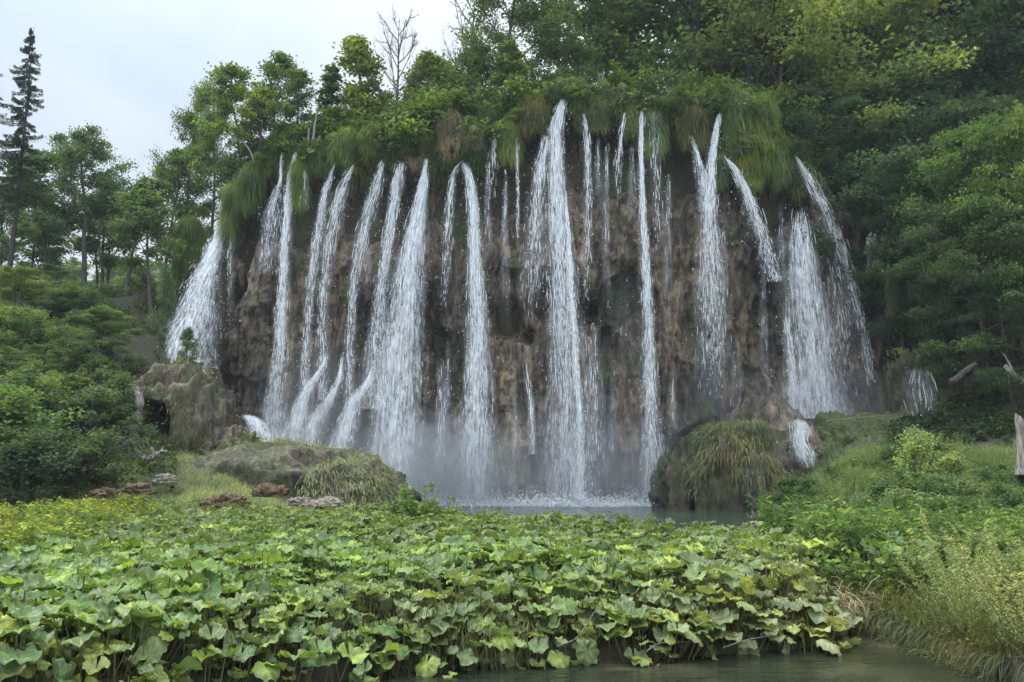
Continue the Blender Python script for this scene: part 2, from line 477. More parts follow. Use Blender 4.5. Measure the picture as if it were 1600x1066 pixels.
# soil with short growth
m, t, out = new_mat('soil')
tcn = N(t, 'ShaderNodeTexCoord')
n0 = N(t, 'ShaderNodeTexNoise'); n0.inputs['Scale'].default_value = .35; n0.inputs['Detail'].default_value = 6
n1 = N(t, 'ShaderNodeTexNoise'); n1.inputs['Scale'].default_value = 5; n1.inputs['Detail'].default_value = 5
for n in (n0, n1): t.links.new(tcn.outputs['Object'], n.inputs['Vector'])
c = ramp(t, n0.outputs[0], [(0.35, (.03, .024, .017)), (0.5, (.035, .035, .018)), (0.65, (.05, .06, .025))])
c = mixc(t, 1.0, c, ramp(t, n1.outputs[0], [(0.3, (.5, .5, .5)), (0.7, (1.4, 1.35, 1.2))]), 'MULTIPLY')
bs = N(t, 'ShaderNodeBsdfPrincipled', Roughness=0.95); t.links.new(c, bs.inputs['Base Color'])
bp = N(t, 'ShaderNodeBump'); bp.inputs['Strength'].default_value = .8; bp.inputs['Distance'].default_value = .1
t.links.new(n1.outputs[0], bp.inputs['Height']); t.links.new(bp.outputs[0], bs.inputs['Normal'])
t.links.new(bs.outputs[0], out.inputs[0])
M['soil'] = m

# broad butterbur leaf: pale ribs on green, blotched
m, t, out = new_mat('broad_leaf')
uvn = N(t, 'ShaderNodeUVMap'); sp = N(t, 'ShaderNodeSeparateXYZ'); t.links.new(uvn.outputs[0], sp.inputs[0])
oi = N(t, 'ShaderNodeObjectInfo'); at = N(t, 'ShaderNodeAttribute', attribute_name='tint')
ang = tm('MULTIPLY', sp.outputs[0], 9 * 2 * pi); rib = tm('ABSOLUTE', tm('SINE', ang))
wr = tm('MULTIPLY', tm('ADD', sp.outputs[1], 0.12), 0.9)
rib = tm('SUBTRACT', 1.0, tm('MULTIPLY', tm('MULTIPLY', rib, wr), 5.0), True)
col = mixc(t, 1.0, oi.outputs['Color'], ramp(t, at.outputs['Fac'], [(0, (.5, .55, .5)), (.35, (.85, .92, .8)), (.7, (1.2, 1.15, .75)), (1, (1.5, 1.45, .55))]), 'MULTIPLY')
tcn = N(t, 'ShaderNodeTexCoord'); nz_ = N(t, 'ShaderNodeTexNoise'); nz_.inputs['Scale'].default_value = 9; nz_.inputs['Detail'].default_value = 4
t.links.new(tcn.outputs['Object'], nz_.inputs['Vector'])
col = mixc(t, 1.0, col, ramp(t, nz_.outputs[0], [(.32, (.6, .66, .62)), (.55, (1.1, 1.1, 1.0)), (.72, (1.7, 1.5, 1.3))]), 'MULTIPLY')
col = mixc(t, tm('MULTIPLY', rib, .5), col, (.34, .4, .2))
nw = N(t, 'ShaderNodeTexNoise'); nw.inputs['Scale'].default_value = 3.5; nw.inputs['Detail'].default_value = 5; t.links.new(tcn.outputs['Object'], nw.inputs['Vector'])
wf = tm('MULTIPLY', tm('SUBTRACT', tm('ADD', tm('MULTIPLY', nw.outputs[0], 1.1), tm('MULTIPLY', tm('POWER', sp.outputs[1], 4.0), .28)), .74, True), 5.0, True)
col = mixc(t, tm('MULTIPLY', wf, .8), col, (.2, .17, .11))
ge = N(t, 'ShaderNodeNewGeometry')
colb = mixc(t, .5, col, (.22, .25, .2))
colf = mixc(t, ge.outputs['Backfacing'], colb, col)
d = N(t, 'ShaderNodeBsdfDiffuse'); tr = N(t, 'ShaderNodeBsdfTranslucent'); g = N(t, 'ShaderNodeBsdfGlossy', Roughness=0.42)
t.links.new(colf, d.inputs[0]); t.links.new(mixc(t, 1.0, col, (1.4, 1.42, .5), 'MULTIPLY'), tr.inputs[0])
m1 = N(t, 'ShaderNodeMixShader'); m1.inputs[0].default_value = .3
t.links.new(d.outputs[0], m1.inputs[1]); t.links.new(tr.outputs[0], m1.inputs[2])
m2 = N(t, 'ShaderNodeMixShader'); m2.inputs[0].default_value = .03
t.links.new(m1.outputs[0], m2.inputs[1]); t.links.new(g.outputs[0], m2.inputs[2])
bp = N(t, 'ShaderNodeBump'); bp.inputs['Strength'].default_value = .5; bp.inputs['Distance'].default_value = .02
t.links.new(rib, bp.inputs['Height']); t.links.new(bp.outputs[0], d.inputs['Normal']); t.links.new(bp.outputs[0], g.inputs['Normal'])
t.links.new(m2.outputs[0], out.inputs[0])
M['broad_leaf'] = m

m, t, out = new_mat('stalk')
bs = N(t, 'ShaderNodeBsdfPrincipled', Roughness=0.7); bs.inputs['Base Color'].default_value = (.13, .12, .06, 1); t.links.new(bs.outputs[0], out.inputs[0])
M['stalk'] = m

def moss_mat(name, a, b):
    m, t, out = new_mat(name)
    tcn = N(t, 'ShaderNodeTexCoord'); n = N(t, 'ShaderNodeTexNoise'); n.inputs['Scale'].default_value = 7; n.inputs['Detail'].default_value = 6
    t.links.new(tcn.outputs['Object'], n.inputs['Vector'])
    bs = N(t, 'ShaderNodeBsdfPrincipled', Roughness=0.95); t.links.new(ramp(t, n.outputs[0], [(.3, a), (.7, b)]), bs.inputs['Base Color'])
    bp = N(t, 'ShaderNodeBump'); bp.inputs['Distance'].default_value = .12
    t.links.new(n.outputs[0], bp.inputs['Height']); t.links.new(bp.outputs[0], bs.inputs['Normal']); t.links.new(bs.outputs[0], out.inputs[0])
    return m
M['brown_moss'] = moss_mat('brown_moss', (.03, .021, .012), (.15, .098, .045))
M['green_moss'] = moss_mat('green_moss', (.025, .035, .012), (.09, .11, .035))
M['pale_stone'] = moss_mat('pale_stone', (.1, .085, .07), (.3, .25, .2))

# ------------------------------------------------------------------ lie of the land
def lipx(tbl):                       # rows: px, py of the lip, depth
    out_ = []
    for px, py, Y in tbl:
        p = P(px, py, Y); out_.append((p[0], p[2], Y))
    return np.array(out_)
LIP = lipx([(255, 520, 76), (300, 430, 71), (345, 335, 67), (400, 272, 65), (440, 243, 63.5), (500, 248, 62.3), (560, 250, 61.3),
            (620, 246, 60.7), (680, 247, 60.2), (740, 250, 59.8), (765, 226, 59.8), (795, 188, 59.8), (840, 176, 59.6), (880, 160, 59.4), (930, 158, 59.4),
            (1000, 170, 59.4), (1060, 178, 59.4), (1120, 168, 59.6), (1165, 195, 59.8), (1205, 240, 60), (1245, 240, 60.2), (1290, 285, 60.4),
            (1340, 350, 60.2), (1390, 390, 60), (1460, 420, 59)])
lip_z = lambda x: np.interp(x, LIP[:, 0], LIP[:, 1])
lip_y = lambda x: np.interp(x, LIP[:, 0], LIP[:, 2])
XL, XR = LIP[0, 0], LIP[-1, 0]

def face0(x, z):
    k = np.clip(z / lip_z(x), 0, 1.1)
    return lip_y(x) - 3.2 * np.clip(1 - k, 0, 1) ** 1.2
FRONT = tab([(-30, 2.5), (-12, 3.5), (-8, 5), (-4.2, 7.6), (-2.9, 9.7), (-1.5, 11), (0, 11.4), (1.8, 11.6), (4.3, 12.4), (5.2, 13.9), (5.6, 13.2), (5.9, 10.6), (6.2, 8.2), (6.7, 6.5), (8, 4.5), (30, 2.5)])
REARq = tab([(0, 60), (560, 60), (600, 46), (625, 36), (700, 30), (800, 27.6), (900, 27), (960, 24.5), (1000, 22.5), (1050, 23), (1120, 25), (1190, 27), (1225, 50), (1260, 60), (1600, 60)])
def ground(x, y):
    x = np.asarray(x, float); y = np.asarray(y, float)
    q = x / np.maximum(y, 3) * F_PX + 800
    # lower land: banks around the stream and the pool
    low = 0.28 + 0.0 * x
    left = smooth((-q + 620) / 330) * np.clip((y - 31) / 19, 0, 1) ** 1.2 * 3.3
    left = left * smooth((-x - 7.5) / 7.0) ** .8
    left = left + smooth((-x - 16) / 14) * np.clip((y - 36) / 40, 0, 1) * 17
    right = smooth((q - 1180) / 180) * np.clip((y - 27) / 26, 0, 1) * 4.6
    right = right + smooth((x - 21) / 12) * np.clip((y - 45) / 16, 0, 1) * 12
    low = low + left + right + (fbm(x * .35, y * .35, 0, 4, 3) - .5) * (.25 + .5 * smooth((y - 35) / 20) * smooth((abs(q - 850) - 250) / 100))
    # water hollows
    near = smooth((FRONT(x) - y) / .5)
    low = low * (1 - near) - 1.0 * near
    pool = smooth((y - REARq(q)) / 1.2)
    pool = pool * smooth((x + 10.5) / 2.0)
    low = low * (1 - pool) - 1.2 * pool
    # plateau behind the cliff and wooded slopes beside it
    zt = np.where(x < XL, LIP[0, 1] + np.clip((XL - x) / 30, 0, 1) * 2, np.where(x > XR, LIP[-1, 1] + np.clip((x - XR) / 10, 0, 1) * 8, lip_z(x)))
    yl = np.interp(x, LIP[:, 0], LIP[:, 2])
    inside = smooth((x - XL) / 6) * smooth((XR - x) / 5)
    y0 = yl + .9 - (1 - inside) * 12
    y1 = yl + 2.0 + (1 - inside) * 8
    s = smooth((y - y0) / (y1 - y0))
    back = smooth((y - y1) / 40) * 4
    far_ridge = smooth((y - 110) / 90) * 24 * smooth((-x + 10) / 60) + smooth((x - 0) / 30) * smooth((y - 62) / 50) * 12
    up = zt - .5 + back + far_ridge + (fbm(x * .2, y * .2, 1, 3, 9) - .5) * 1.2
    return low * (1 - s) + up * s

xs = np.concatenate([np.linspace(-150, -40, 30)[:-1], np.linspace(-40, 40, 330), np.linspace(40, 150, 30)[1:]])
ys = np.concatenate([np.linspace(-12, 4, 8)[:-1], np.linspace(4, 35, 130)[:-1], np.linspace(35, 75, 150)[:-1], np.linspace(75, 260, 50)])
def grid_mesh(mb, V, nx, ny, tint=None, mat=0, uv=None):
    i, j = np.meshgrid(np.arange(ny - 1), np.arange(nx - 1), indexing='ij')
    a = i * nx + j
    mb.add(V.reshape(-1, 3), np.stack([a, a + 1, a + nx + 1, a + nx], -1).reshape(-1, 4), tint, uv, mat)
GX, GY = np.meshgrid(xs, ys)
mb = MB(); grid_mesh(mb, np.stack([GX, GY, ground(GX, GY)], -1), len(xs), len(ys))
tag(mb.build('ground', M['soil'], smooth_=True), 'earth banks, pool bed and wooded slopes', 'ground', kind='structure')

# water sheet (stream in front, plunge pool behind)
mb = MB()
wx, wy = np.meshgrid(np.linspace(-45, 45, 60), np.linspace(-12, 19, 40))
grid_mesh(mb, np.stack([wx, wy, wx * 0], -1), 60, 40)
tag(mb.build('water', M['water'], smooth_=True), 'dark green stream', 'water', kind='structure')
mb = MB(); wx, wy = np.meshgrid(np.linspace(-45, 45, 60), np.linspace(19, 70, 40))
grid_mesh(mb, np.stack([wx, wy, wx * 0], -1), 60, 40)
tag(mb.build('pool_water', M['pool'], smooth_=True), 'green plunge pool under the falls', 'water', kind='structure')

# ------------------------------------------------------------------ cliff
def cliff_disp(x, z):
    wv = (fbm(x * .25, 0, z * .12, 3, 21) - .5) * 2.2
    a = ridged((x + wv) * .27, .0, z * .09, 4, 31)          # hanging curtains of tufa
    b = fbm(x * .9, 2, z * .32, 4, 41)
    c = ridged(x * 1.4 + wv * .6, 5, z * .38, 3, 51)
    k = z / lip_z(x)
    rec = 3.0 * np.exp(-((k - .84) / .10) ** 2) * (.4 + fbm(x * .3, 8, z * .2, 2, 61))
    cave = 3.4 * smooth((fbm(x * .16, 3, z * .14, 3, 71) - .56) / .12)
    d2 = ridged(x * 3.3 + b * 2, 7, z * 1.1, 3, 81)
    return 2.5 * (1 - a) + 1.3 * (b - .5) + .8 * (1 - c) + .3 * (1 - d2) + rec + cave - 1.4
nx, nz = 620, 330
tx = np.linspace(XL + .5, XR, nx); tz = np.linspace(-0.05, 1.0, nz)
CX, CT = np.meshgrid(tx, tz)
CZ = CT * (lip_z(CX) + (fbm(CX * .6, 0, 0, 3, 5) - .5) * .8)
CY = face0(CX, CZ) + cliff_disp(CX, CZ) * smooth((1.03 - CT) / .1)
V = np.stack([CX, CY, CZ], -1)
for dy, dz in ((.7, .25), (1.8, .25), (3.5, -.6)):          # roll the top back onto the plateau
    V = np.concatenate([V, np.stack([CX[-1:], CY[-1:] + dy, CZ[-1:] + dz], -1)])
mb = MB(); grid_mesh(mb, V, nx, nz + 3)
tag(mb.build('cliff', M['rock'], smooth_=True), 'brown tufa rock wall behind the falls', 'cliff', kind='structure')

# ------------------------------------------------------------------ waterfalls
def make_fall(name, label, pts, rng, dens=1.0, veil=0.9, drop=1.0, strands=1.0, off=0.0, size=1.0, cat='waterfall', depth=None, group='strands of the falls'):
    """pts: photo px, py, half-width px, strength along the fall"""
    pts = np.array(pts, float)
    if pts[-1, 3] < .7: pts[-1, 3] = 0
    if 290 < pts[0, 1] < 700 and 370 < pts[0, 0] < 1380 and cat == 'waterfall': pts[0, 3] = .1
    seg = np.concatenate([[0], np.cumsum(np.hypot(np.diff(pts[:, 0]), np.diff(pts[:, 1])))])
    tt = np.linspace(0, seg[-1], 60)
    C = np.stack([np.interp(tt, seg, pts[:, k]) for k in range(4)], 1)
    # smooth the path
    for _ in range(4): C[1:-1, :3] = (C[:-2, :3] + 2 * C[1:-1, :3] + C[2:, :3]) / 4
    W3 = []
    for ci, (px, py, hw, st) in enumerate(C):
        Y = 60.0
        if depth is not None: Y = depth if np.isscalar(depth) else depth[0] + (depth[1] - depth[0]) * ci / (len(C) - 1)
        else:
            for _ in range(4):
                p = P(px, py, Y); Y = float(face0(p[0], p[2])) - .75 - off
        W3.append([*P(px, py, Y), hw / F_PX * Y, st])
    W3 = np.array(W3); W3[:, 3] *= np.linspace(.95, 1.12, len(W3))
    root = empty(name, W3[-1, :3])
    tag(root, label, cat, group)
    O = W3[-1, :3]
    Pp = W3[:, :3] - O; hw = W3[:, 3]; st = W3[:, 4]
    L = np.linalg.norm(np.diff(W3[:, :3], axis=0), axis=1).sum()
    area = L * (2 * hw).mean()
    n = len(Pp); s = np.linspace(0, 1, n)
    # veils: two shallow curved curtains
    if veil > 0:
        mb = MB()
        for lay in range(2):
            m_ = 9; u = np.linspace(0, 1, m_)
            wob = (fbm(s * 9 + lay * 3, lay, 0, 2, 7) - .5) * .5 * hw
            X = Pp[:, None, 0] + wob[:, None] + (u[None] - .5) * 2 * hw[:, None] * (1.15 + .3 * lay)
            Yy = Pp[:, None, 1] - (1 - (2 * u[None] - 1) ** 2) * hw[:, None] * .6 + lay * .4
            Z = np.broadcast_to(Pp[:, None, 2], X.shape)
            uv = np.stack(np.broadcast_arrays(u[None], s[:, None]), -1)
            tn = np.broadcast_to((st * veil * .82 * (.5 + .55 * fbm(s * L * .22, O[0], lay * 5, 3, 19)) * np.clip((s * 12), 0, 1) * (1 if lay == 0 else .8))[:, None], X.shape).ravel()
            grid_mesh(mb, np.stack([X, Yy, Z], -1), m_, n, tn, 0, uv.reshape(-1, 2))
        mb.build('veil', M['veil'], root, smooth_=True)
    mb = MB()
    # strands: short broken threads following the fall
    ns = int(area * 34 * strands * dens)
    if ns:
        t0 = rng.uniform(0, 1, ns); keep = rng.uniform(0, 1, ns) < np.interp(t0, s, st); t0 = t0[keep]; ns = len(t0)
        ln = rng.uniform(.15, 1.0, ns) * (1.2 - .6 * t0) / L
        la = rng.normal(0, .42, ns); la = np.clip(la, -1.15, 1.15); dp = rng.normal(0, .35, ns)
        wd = rng.uniform(.012, .04, ns) * size * np.interp(t0, [0, 1], [1.1, .8])
        k = 4; VV = []
        for i in range(k):
            ti = np.clip(t0 + ln * i / (k - 1), 0, 1)
            h_ = np.interp(ti, s, hw)
            c = np.stack([np.interp(ti, s, Pp[:, a]) for a in range(3)], 1)
            jx = (fbm(ti * L * 1.2, la * 9, 0, 2, 3) - .5) * .12
            c = c + np.stack([la * h_ + jx, dp * h_ - .1, 0 * h_], 1)
            wi = wd * (0.35 if i in (0, k - 1) else 1)
            VV += [c - np.stack([wi, wi * .6, 0 * wi], 1) * .5, c + np.stack([wi, -wi * .6, 0 * wi], 1) * .5]
        VV = np.stack(VV, 1)
        Q = np.array([[2 * i, 2 * i + 1, 2 * i + 3, 2 * i + 2] for i in range(k - 1)])
        mb.add(VV.reshape(-1, 3), (np.arange(ns)[:, None, None] * 2 * k + Q[None]).reshape(-1, 4))
    # drops: small tetrahedra
    nd = int(area * 80 * drop * dens)
    if nd:
        t0 = rng.uniform(0, 1, nd); keep = rng.uniform(0, 1, nd) < np.interp(t0, s, st); t0 = t0[keep]; nd = len(t0)
        # clumpy: gather the drops into pulses
        cl = fbm(t0 * L * .9, rng.integers(0, 3, nd) * 3.1, 0, 3, int(O[0] * 10) & 255)
        t0 = np.clip(t0 + (cl - .5) * .02, 0, 1)
        la = np.where(rng.uniform(0, 1, nd) < .3, rng.normal(0, 1.05, nd), rng.normal(0, .5, nd)); dp = rng.normal(0, .45, nd)
        clx = fbm(t0 * L * 1.3, la * 2.5, 4, 3, 9); kp = clx > rng.uniform(.25, .62, nd)
        t0, la, dp = t0[kp], la[kp], dp[kp]; nd = len(t0)
        h_ = np.interp(t0, s, hw) + .05
        c = np.stack([np.interp(t0, s, Pp[:, a]) for a in range(3)], 1) + np.stack([la * h_, dp * h_ - .05, 0 * h_], 1)
        r = (.012 + rng.exponential(.010, nd)).clip(0, .05) * size
        tet = np.array([[0, 0, 1.6], [.94, 0, -.33], [-.47, .82, -.33], [-.47, -.82, -.33]])
        a1 = rng.uniform(0, 2 * pi, nd)
        rot = np.stack([np.stack([np.cos(a1), -np.sin(a1), 0 * a1], -1), np.stack([np.sin(a1), np.cos(a1), 0 * a1], -1), np.stack([0 * a1, 0 * a1, 1 + 0 * a1], -1)], 1)
        V = c[:, None] + np.einsum('nij,kj->nki', rot, tet) * r[:, None, None]
        Fq = np.array([[0, 1, 2], [0, 2, 3], [0, 3, 1], [1, 3, 2]])
        mb.add(V.reshape(-1, 3), (np.arange(nd)[:, None, None] * 4 + Fq[None]).reshape(-1, 3))
    if mb.n: mb.build('spray', M['spray'], root)['kind'] = 'stuff'
    return root

rg = np.random.default_rng(5)
FALLS = [
 ('long slanting fan of white water at the far left end of the cliff', [(356, 332, 3, 1), (340, 375, 9, 1), (316, 440, 20, 1), (298, 510, 32, 1), (286, 575, 38, 1)], dict(dens=1.6, veil=1.7, depth=(66.0, 60.0))),
 ('faint thin thread of water just right of the far left fan', [(362, 335, 4, .8), (360, 420, 4, .6), (358, 520, 4, .3)], dict(dens=.8, veil=.7)),
 ('short spreading spray from the left prong of the forked fall', [(441, 240, 2, 1), (438, 285, 3, 1), (426, 325, 14, 1), (418, 400, 15, .7), (415, 430, 15, .2)], dict(dens=1.0, veil=.6)),
 ('straight narrow column of white water, right prong of the forked fall', [(463, 238, 4, 1), (452, 290, 8, 1), (445, 380, 7, 1), (440, 500, 10, .9), (434, 600, 14, .8), (428, 690, 20, .8)], dict(dens=1.3, veil=1.3)),
 ('ragged spray fall with a narrow pointed top beside the hanging green grass', [(524, 253, 2, 1), (508, 300, 8, 1), (494, 380, 9, .9), (485, 460, 9, .7), (478, 540, 7, .7), (476, 610, 8, .75)], dict(dens=1.0, veil=.8)),
 ('gritty spray fall curving left from under a grassy point', [(553, 257, 4, 1), (534, 295, 12, 1), (516, 370, 14, .8), (506, 450, 9, .7), (503, 540, 9, .6), (505, 625, 8, .75)], dict(dens=1.0, veil=.6)),
 ('long broken fall drifting left over brown rock', [(598, 250, 7, 1), (586, 300, 11, 1), (568, 360, 13, .8), (554, 430, 9, .8), (547, 520, 7, .7), (545, 640, 8, .8)], dict(dens=1.0, veil=.7)),
 ('fall with a flat bluish top between two ragged sprays', [(627, 252, 9, 1), (617, 310, 10, 1), (606, 380, 11, .8), (594, 460, 10, .8), (588, 540, 16, .9), (590, 640, 22, .9)], dict(dens=1.1, veil=.9)),
 ('widest white fall, left of centre, thickening all the way to the pool', [(667, 249, 3, 1), (661, 290, 8, 1), (648, 370, 18, 1), (637, 450, 24, 1), (626, 540, 28, 1), (620, 640, 32, 1), (620, 775, 34, 1)], dict(dens=1.25, veil=1.5)),
 ('weak broken spray, left leg of the arched fall', [(722, 252, 3, 1), (709, 268, 6, 1), (702, 320, 8, .9), (697, 400, 9, .6), (693, 480, 6, .3)], dict(dens=1.0, veil=.5)),
 ('strong straight white column, right leg of the arched fall', [(722, 252, 4, 1), (735, 275, 8, 1), (740, 340, 10, 1), (744, 450, 13, 1), (746, 560, 18, 1), (744, 680, 23, 1), (742, 780, 26, 1)], dict(dens=1.4, veil=1.4)),
 ('sparse drips falling left of the bright hanging grass tongue', [(782, 190, 3, 1), (773, 205, 5, 1), (770, 260, 9, .5), (768, 320, 12, .3)], dict(dens=.9, veil=.15)),
 ('pair of fine vertical threads at the right edge of the bright hanging grass tongue', [(807, 215, 3, .7), (809, 300, 3, .7), (809, 400, 3, .4)], dict(dens=1.4, veil=.9)),
 ('broad thin spray left of the tallest fall', [(854, 213, 8, 1), (845, 260, 12, 1), (838, 340, 15, .8), (832, 420, 18, .6), (828, 500, 16, .4)], dict(dens=1.0, veil=.6)),
 ('tallest fall, leaving the highest green lip at the centre', [(881, 155, 5, 1), (868, 195, 14, 1), (868, 250, 13, 1), (872, 340, 17, 1), (878, 440, 22, .9), (884, 540, 26, .8), (888, 660, 30, .7), (890, 780, 34, .7)], dict(dens=1.25, veil=1.1)),
 ('bright narrow cord of water along the right side of the tallest fall', [(883, 300, 3, 1), (890, 400, 4, 1), (895, 500, 4, 1), (902, 600, 5, 1), (908, 700, 6, 1), (905, 780, 8, 1)], dict(dens=2.2, veil=1.6, off=.4)),
 ('thin spray fall from the small tuft right of the tallest fall', [(910, 178, 4, 1), (917, 210, 6, 1), (919, 300, 7, .7), (917, 400, 7, .6), (914, 480, 8, .4)], dict(dens=1.0, veil=.5)),
 ('misty ribbon low on the rock right of the tallest fall', [(926, 500, 8, .4), (928, 600, 14, .5), (930, 700, 18, .4), (932, 780, 20, .4)], dict(dens=.5, veil=1.0)),
 ('sparse beads of water left of the small round hanging tuft', [(976, 176, 3, 1), (970, 205, 4, 1), (966, 250, 6, .7), (962, 320, 8, .4)], dict(dens=1.1, veil=.2)),
 ('single narrow white cord falling all the way right of centre', [(1003, 174, 5, 1), (1001, 215, 4, 1), (1003, 300, 5, 1), (1009, 420, 8, .9), (1014, 540, 10, .8), (1017, 650, 13, .8), (1024, 780, 20, .9)], dict(dens=1.6, veil=1.2)),
 ('set of hair-thin threads dripping from the shaggy grass beside the white cord', [(1020, 176, 10, .6), (1024, 250, 10, .6), (1028, 340, 9, .5), (1030, 420, 9, .2)], dict(dens=.5, veil=.5)),
 ('short left prong joining the Y-shaped fall', [(1079, 212, 3, 1), (1090, 245, 6, 1), (1098, 280, 9, 1), (1103, 330, 9, 1)], dict(dens=1.3, veil=1.0)),
 ('right prong and long broad stem of the Y-shaped fall', [(1127, 168, 3, 1), (1118, 205, 6, 1), (1110, 270, 9, 1), (1108, 350, 14, .9), (1110, 440, 21, .7), (1114, 540, 24, .5), (1112, 640, 26, .3)], dict(dens=1.2, veil=.9)),
 ('arching jet of coarse drops beneath the big hanging grass curtain', [(1132, 246, 3, 1), (1150, 268, 8, 1), (1172, 315, 11, 1), (1192, 375, 12, .9), (1212, 440, 12, .8)], dict(dens=1.5, veil=.5, size=1.2)),
 ('thin lower column left of the broad right veil', [(1225, 470, 6, .5), (1232, 530, 7, .9), (1240, 600, 8, .9), (1246, 655, 9, .9)], dict(dens=1.2, veil=1.1)),
 ('far right jet curving out to the right over dark rock', [(1240, 240, 3, 1), (1258, 272, 10, 1), (1288, 325, 13, 1), (1312, 385, 12, .8), (1334, 460, 10, .7), (1354, 545, 9, .6), (1370, 650, 9, .7)], dict(dens=1.1, veil=.7)),
 ('broad blue-white veil spreading below the far right jet', [(1250, 325, 14, .7), (1252, 390, 22, 1), (1262, 480, 28, 1), (1272, 570, 34, 1), (1280, 655, 42, 1)], dict(dens=.9, veil=1.5, off=.2)),
 ('faint shower of drops between the broad right veil and the outer jet', [(1300, 400, 16, .5), (1315, 500, 22, .5), (1325, 640, 30, .5)], dict(dens=.45, veil=.6)),
 ('small weak trickle below the trees right of the bare hanging roots', [(1416, 432, 5, .7), (1424, 470, 7, .6), (1428, 530, 5, .4)], dict(dens=.8, veil=.4, depth=57.0)),
 ('thin dark veil of drips low on the rock left of the centre column', [(688, 560, 6, .4), (690, 660, 9, .6), (688, 770, 12, .6)], dict(dens=.6, veil=1.0)),
 ('short thin streak of water low between the centre column and the tallest fall', [(822, 560, 3, .5), (830, 640, 5, .9), (832, 710, 6, .7)], dict(dens=1.0, veil=.9)),
 ('weak scattered shower on the dark rock left of the white cord', [(975, 420, 18, .25), (978, 520, 20, .3), (985, 640, 22, .3)], dict(dens=.3, veil=.5, strands=.15)),
]
_r = random.Random(31)
_thr = [(478, 262, 330, 'thin thread right of the moss green strip'), (572, 300, 470, 'faint drips between two broken sprays'), (700, 520, 690, 'faint low drips under the arched fall'), (762, 255, 420, 'fine drips left under the bright hanging grass tongue'),
        (790, 262, 520, 'fine threads dripping from the tip of the bright hanging grass tongue'), (805, 600, 760, 'low faint shower in front of brown rock'), (935, 215, 330, 'short fine drips under the green and tan tuft'), (948, 225, 500, 'long fine drips under the green and tan tuft, right side'),
        (960, 560, 760, 'low grey shower between the misty ribbon and the white cord'), (987, 225, 350, 'short threads under the small round tuft'), (1045, 270, 480, 'faint threads right of the shaggy tuft'), (1052, 560, 700, 'faint low drips right of the white cord'),
        (1132, 320, 480, 'fine threads between the Y-shaped fall and the arching jet'), (1150, 520, 640, 'faint shower low on the dark rock right of the Y-shaped stem'), (1192, 400, 620, 'fine drips behind the arching jet'), (1222, 310, 480, 'fine threads under the narrow grass tail')]
for px_, y0_, y1_, lb_ in _thr:
    FALLS.append((lb_, [(px_, y0_, 3, .7), (px_ + _r.uniform(-2, 2), (y0_ + y1_) / 2, 6, .5), (px_ + _r.uniform(-4, 4), y1_, 9, .2)], dict(dens=.4, veil=.9, strands=.4)))
for lab, pts, kw in FALLS:
    make_fall('waterfall', lab, pts, rg, **kw)
CASC = [
 ('white chute pouring over the left mound below the far left fan', [(298, 562, 16, 1), (312, 582, 9, 1), (328, 603, 6, 1), (342, 622, 5, 1), (352, 634, 7, 1)], dict(dens=2.0, veil=2.0, depth=(59.5, 54.0))),
 ('small bright cascade in the gap right of the cave mound', [(385, 648, 10, 1), (398, 660, 13, 1), (408, 680, 16, 1), (415, 700, 20, 1)], dict(dens=1.6, veil=2.0, depth=50.5)),
 ('leftmost of the slanting cascades at the foot of the rock', [(512, 548, 2, .2), (504, 574, 4, .8), (488, 596, 7, 1), (470, 630, 12, 1), (455, 700, 20, 1)], dict(dens=1.3, veil=1.5, off=.7)),
 ('middle slanting cascade at the foot of the rock, starting as two thin arms', [(536, 552, 2, .2), (531, 590, 4, .9), (518, 620, 8, 1), (497, 650, 12, 1), (478, 705, 18, 1)], dict(dens=1.3, veil=1.5, off=.8)),
 ('rightmost slanting cascade at the foot of the rock beside the widest fall', [(584, 572, 4, .3), (574, 600, 7, 1), (558, 620, 10, 1), (542, 660, 14, 1), (528, 718, 20, 1)], dict(dens=1.3, veil=1.6, off=.9)),
 ('two-step cascade below the broad right veil beside the grassy mound', [(1246, 655, 12, 1), (1252, 672, 14, 1), (1248, 690, 13, 1), (1258, 712, 15, 1), (1266, 732, 10, .4)], dict(dens=1.7, veil=1.8, depth=49.8)),
 ('dim lacy cascade over dark earth at the far right', [(1436, 575, 16, .8), (1436, 600, 26, .8), (1440, 628, 26, .8), (1444, 655, 20, .7)], dict(dens=.28, veil=.4, depth=50.6)),
]
for lab, pts, kw in CASC:
    make_fall('cascade', lab, pts, rg, cat='cascade', group='cascades at the foot of the falls', **kw)

# foam where the falls hit the pool
mb = MB()
nf = 26000
fx = rg.uniform(-10.5, 11, nf); zf = rg.exponential(.2, nf)
pr = np.interp(fx, [-10.5, -9, -6, -3, -1, 2, 4.6, 6, 8.5, 10.2, 11], [1, 1, .8, 1, .5, .8, 1, .5, .6, 1, .2])
k = rg.uniform(0, 1, nf) < pr; fx, zf = fx[k], zf[k]; nf = len(fx)
fy = face0(fx, 0 * fx) - 1.0 + rg.normal(0, .6, nf)
leaves(mb, np.stack([fx, fy, zf + .02], 1), rg, .11, .1, up=.6)
tag(mb.build('foam', M['spray']), 'white foam where the falls strike the pool', 'foam', kind='stuff')

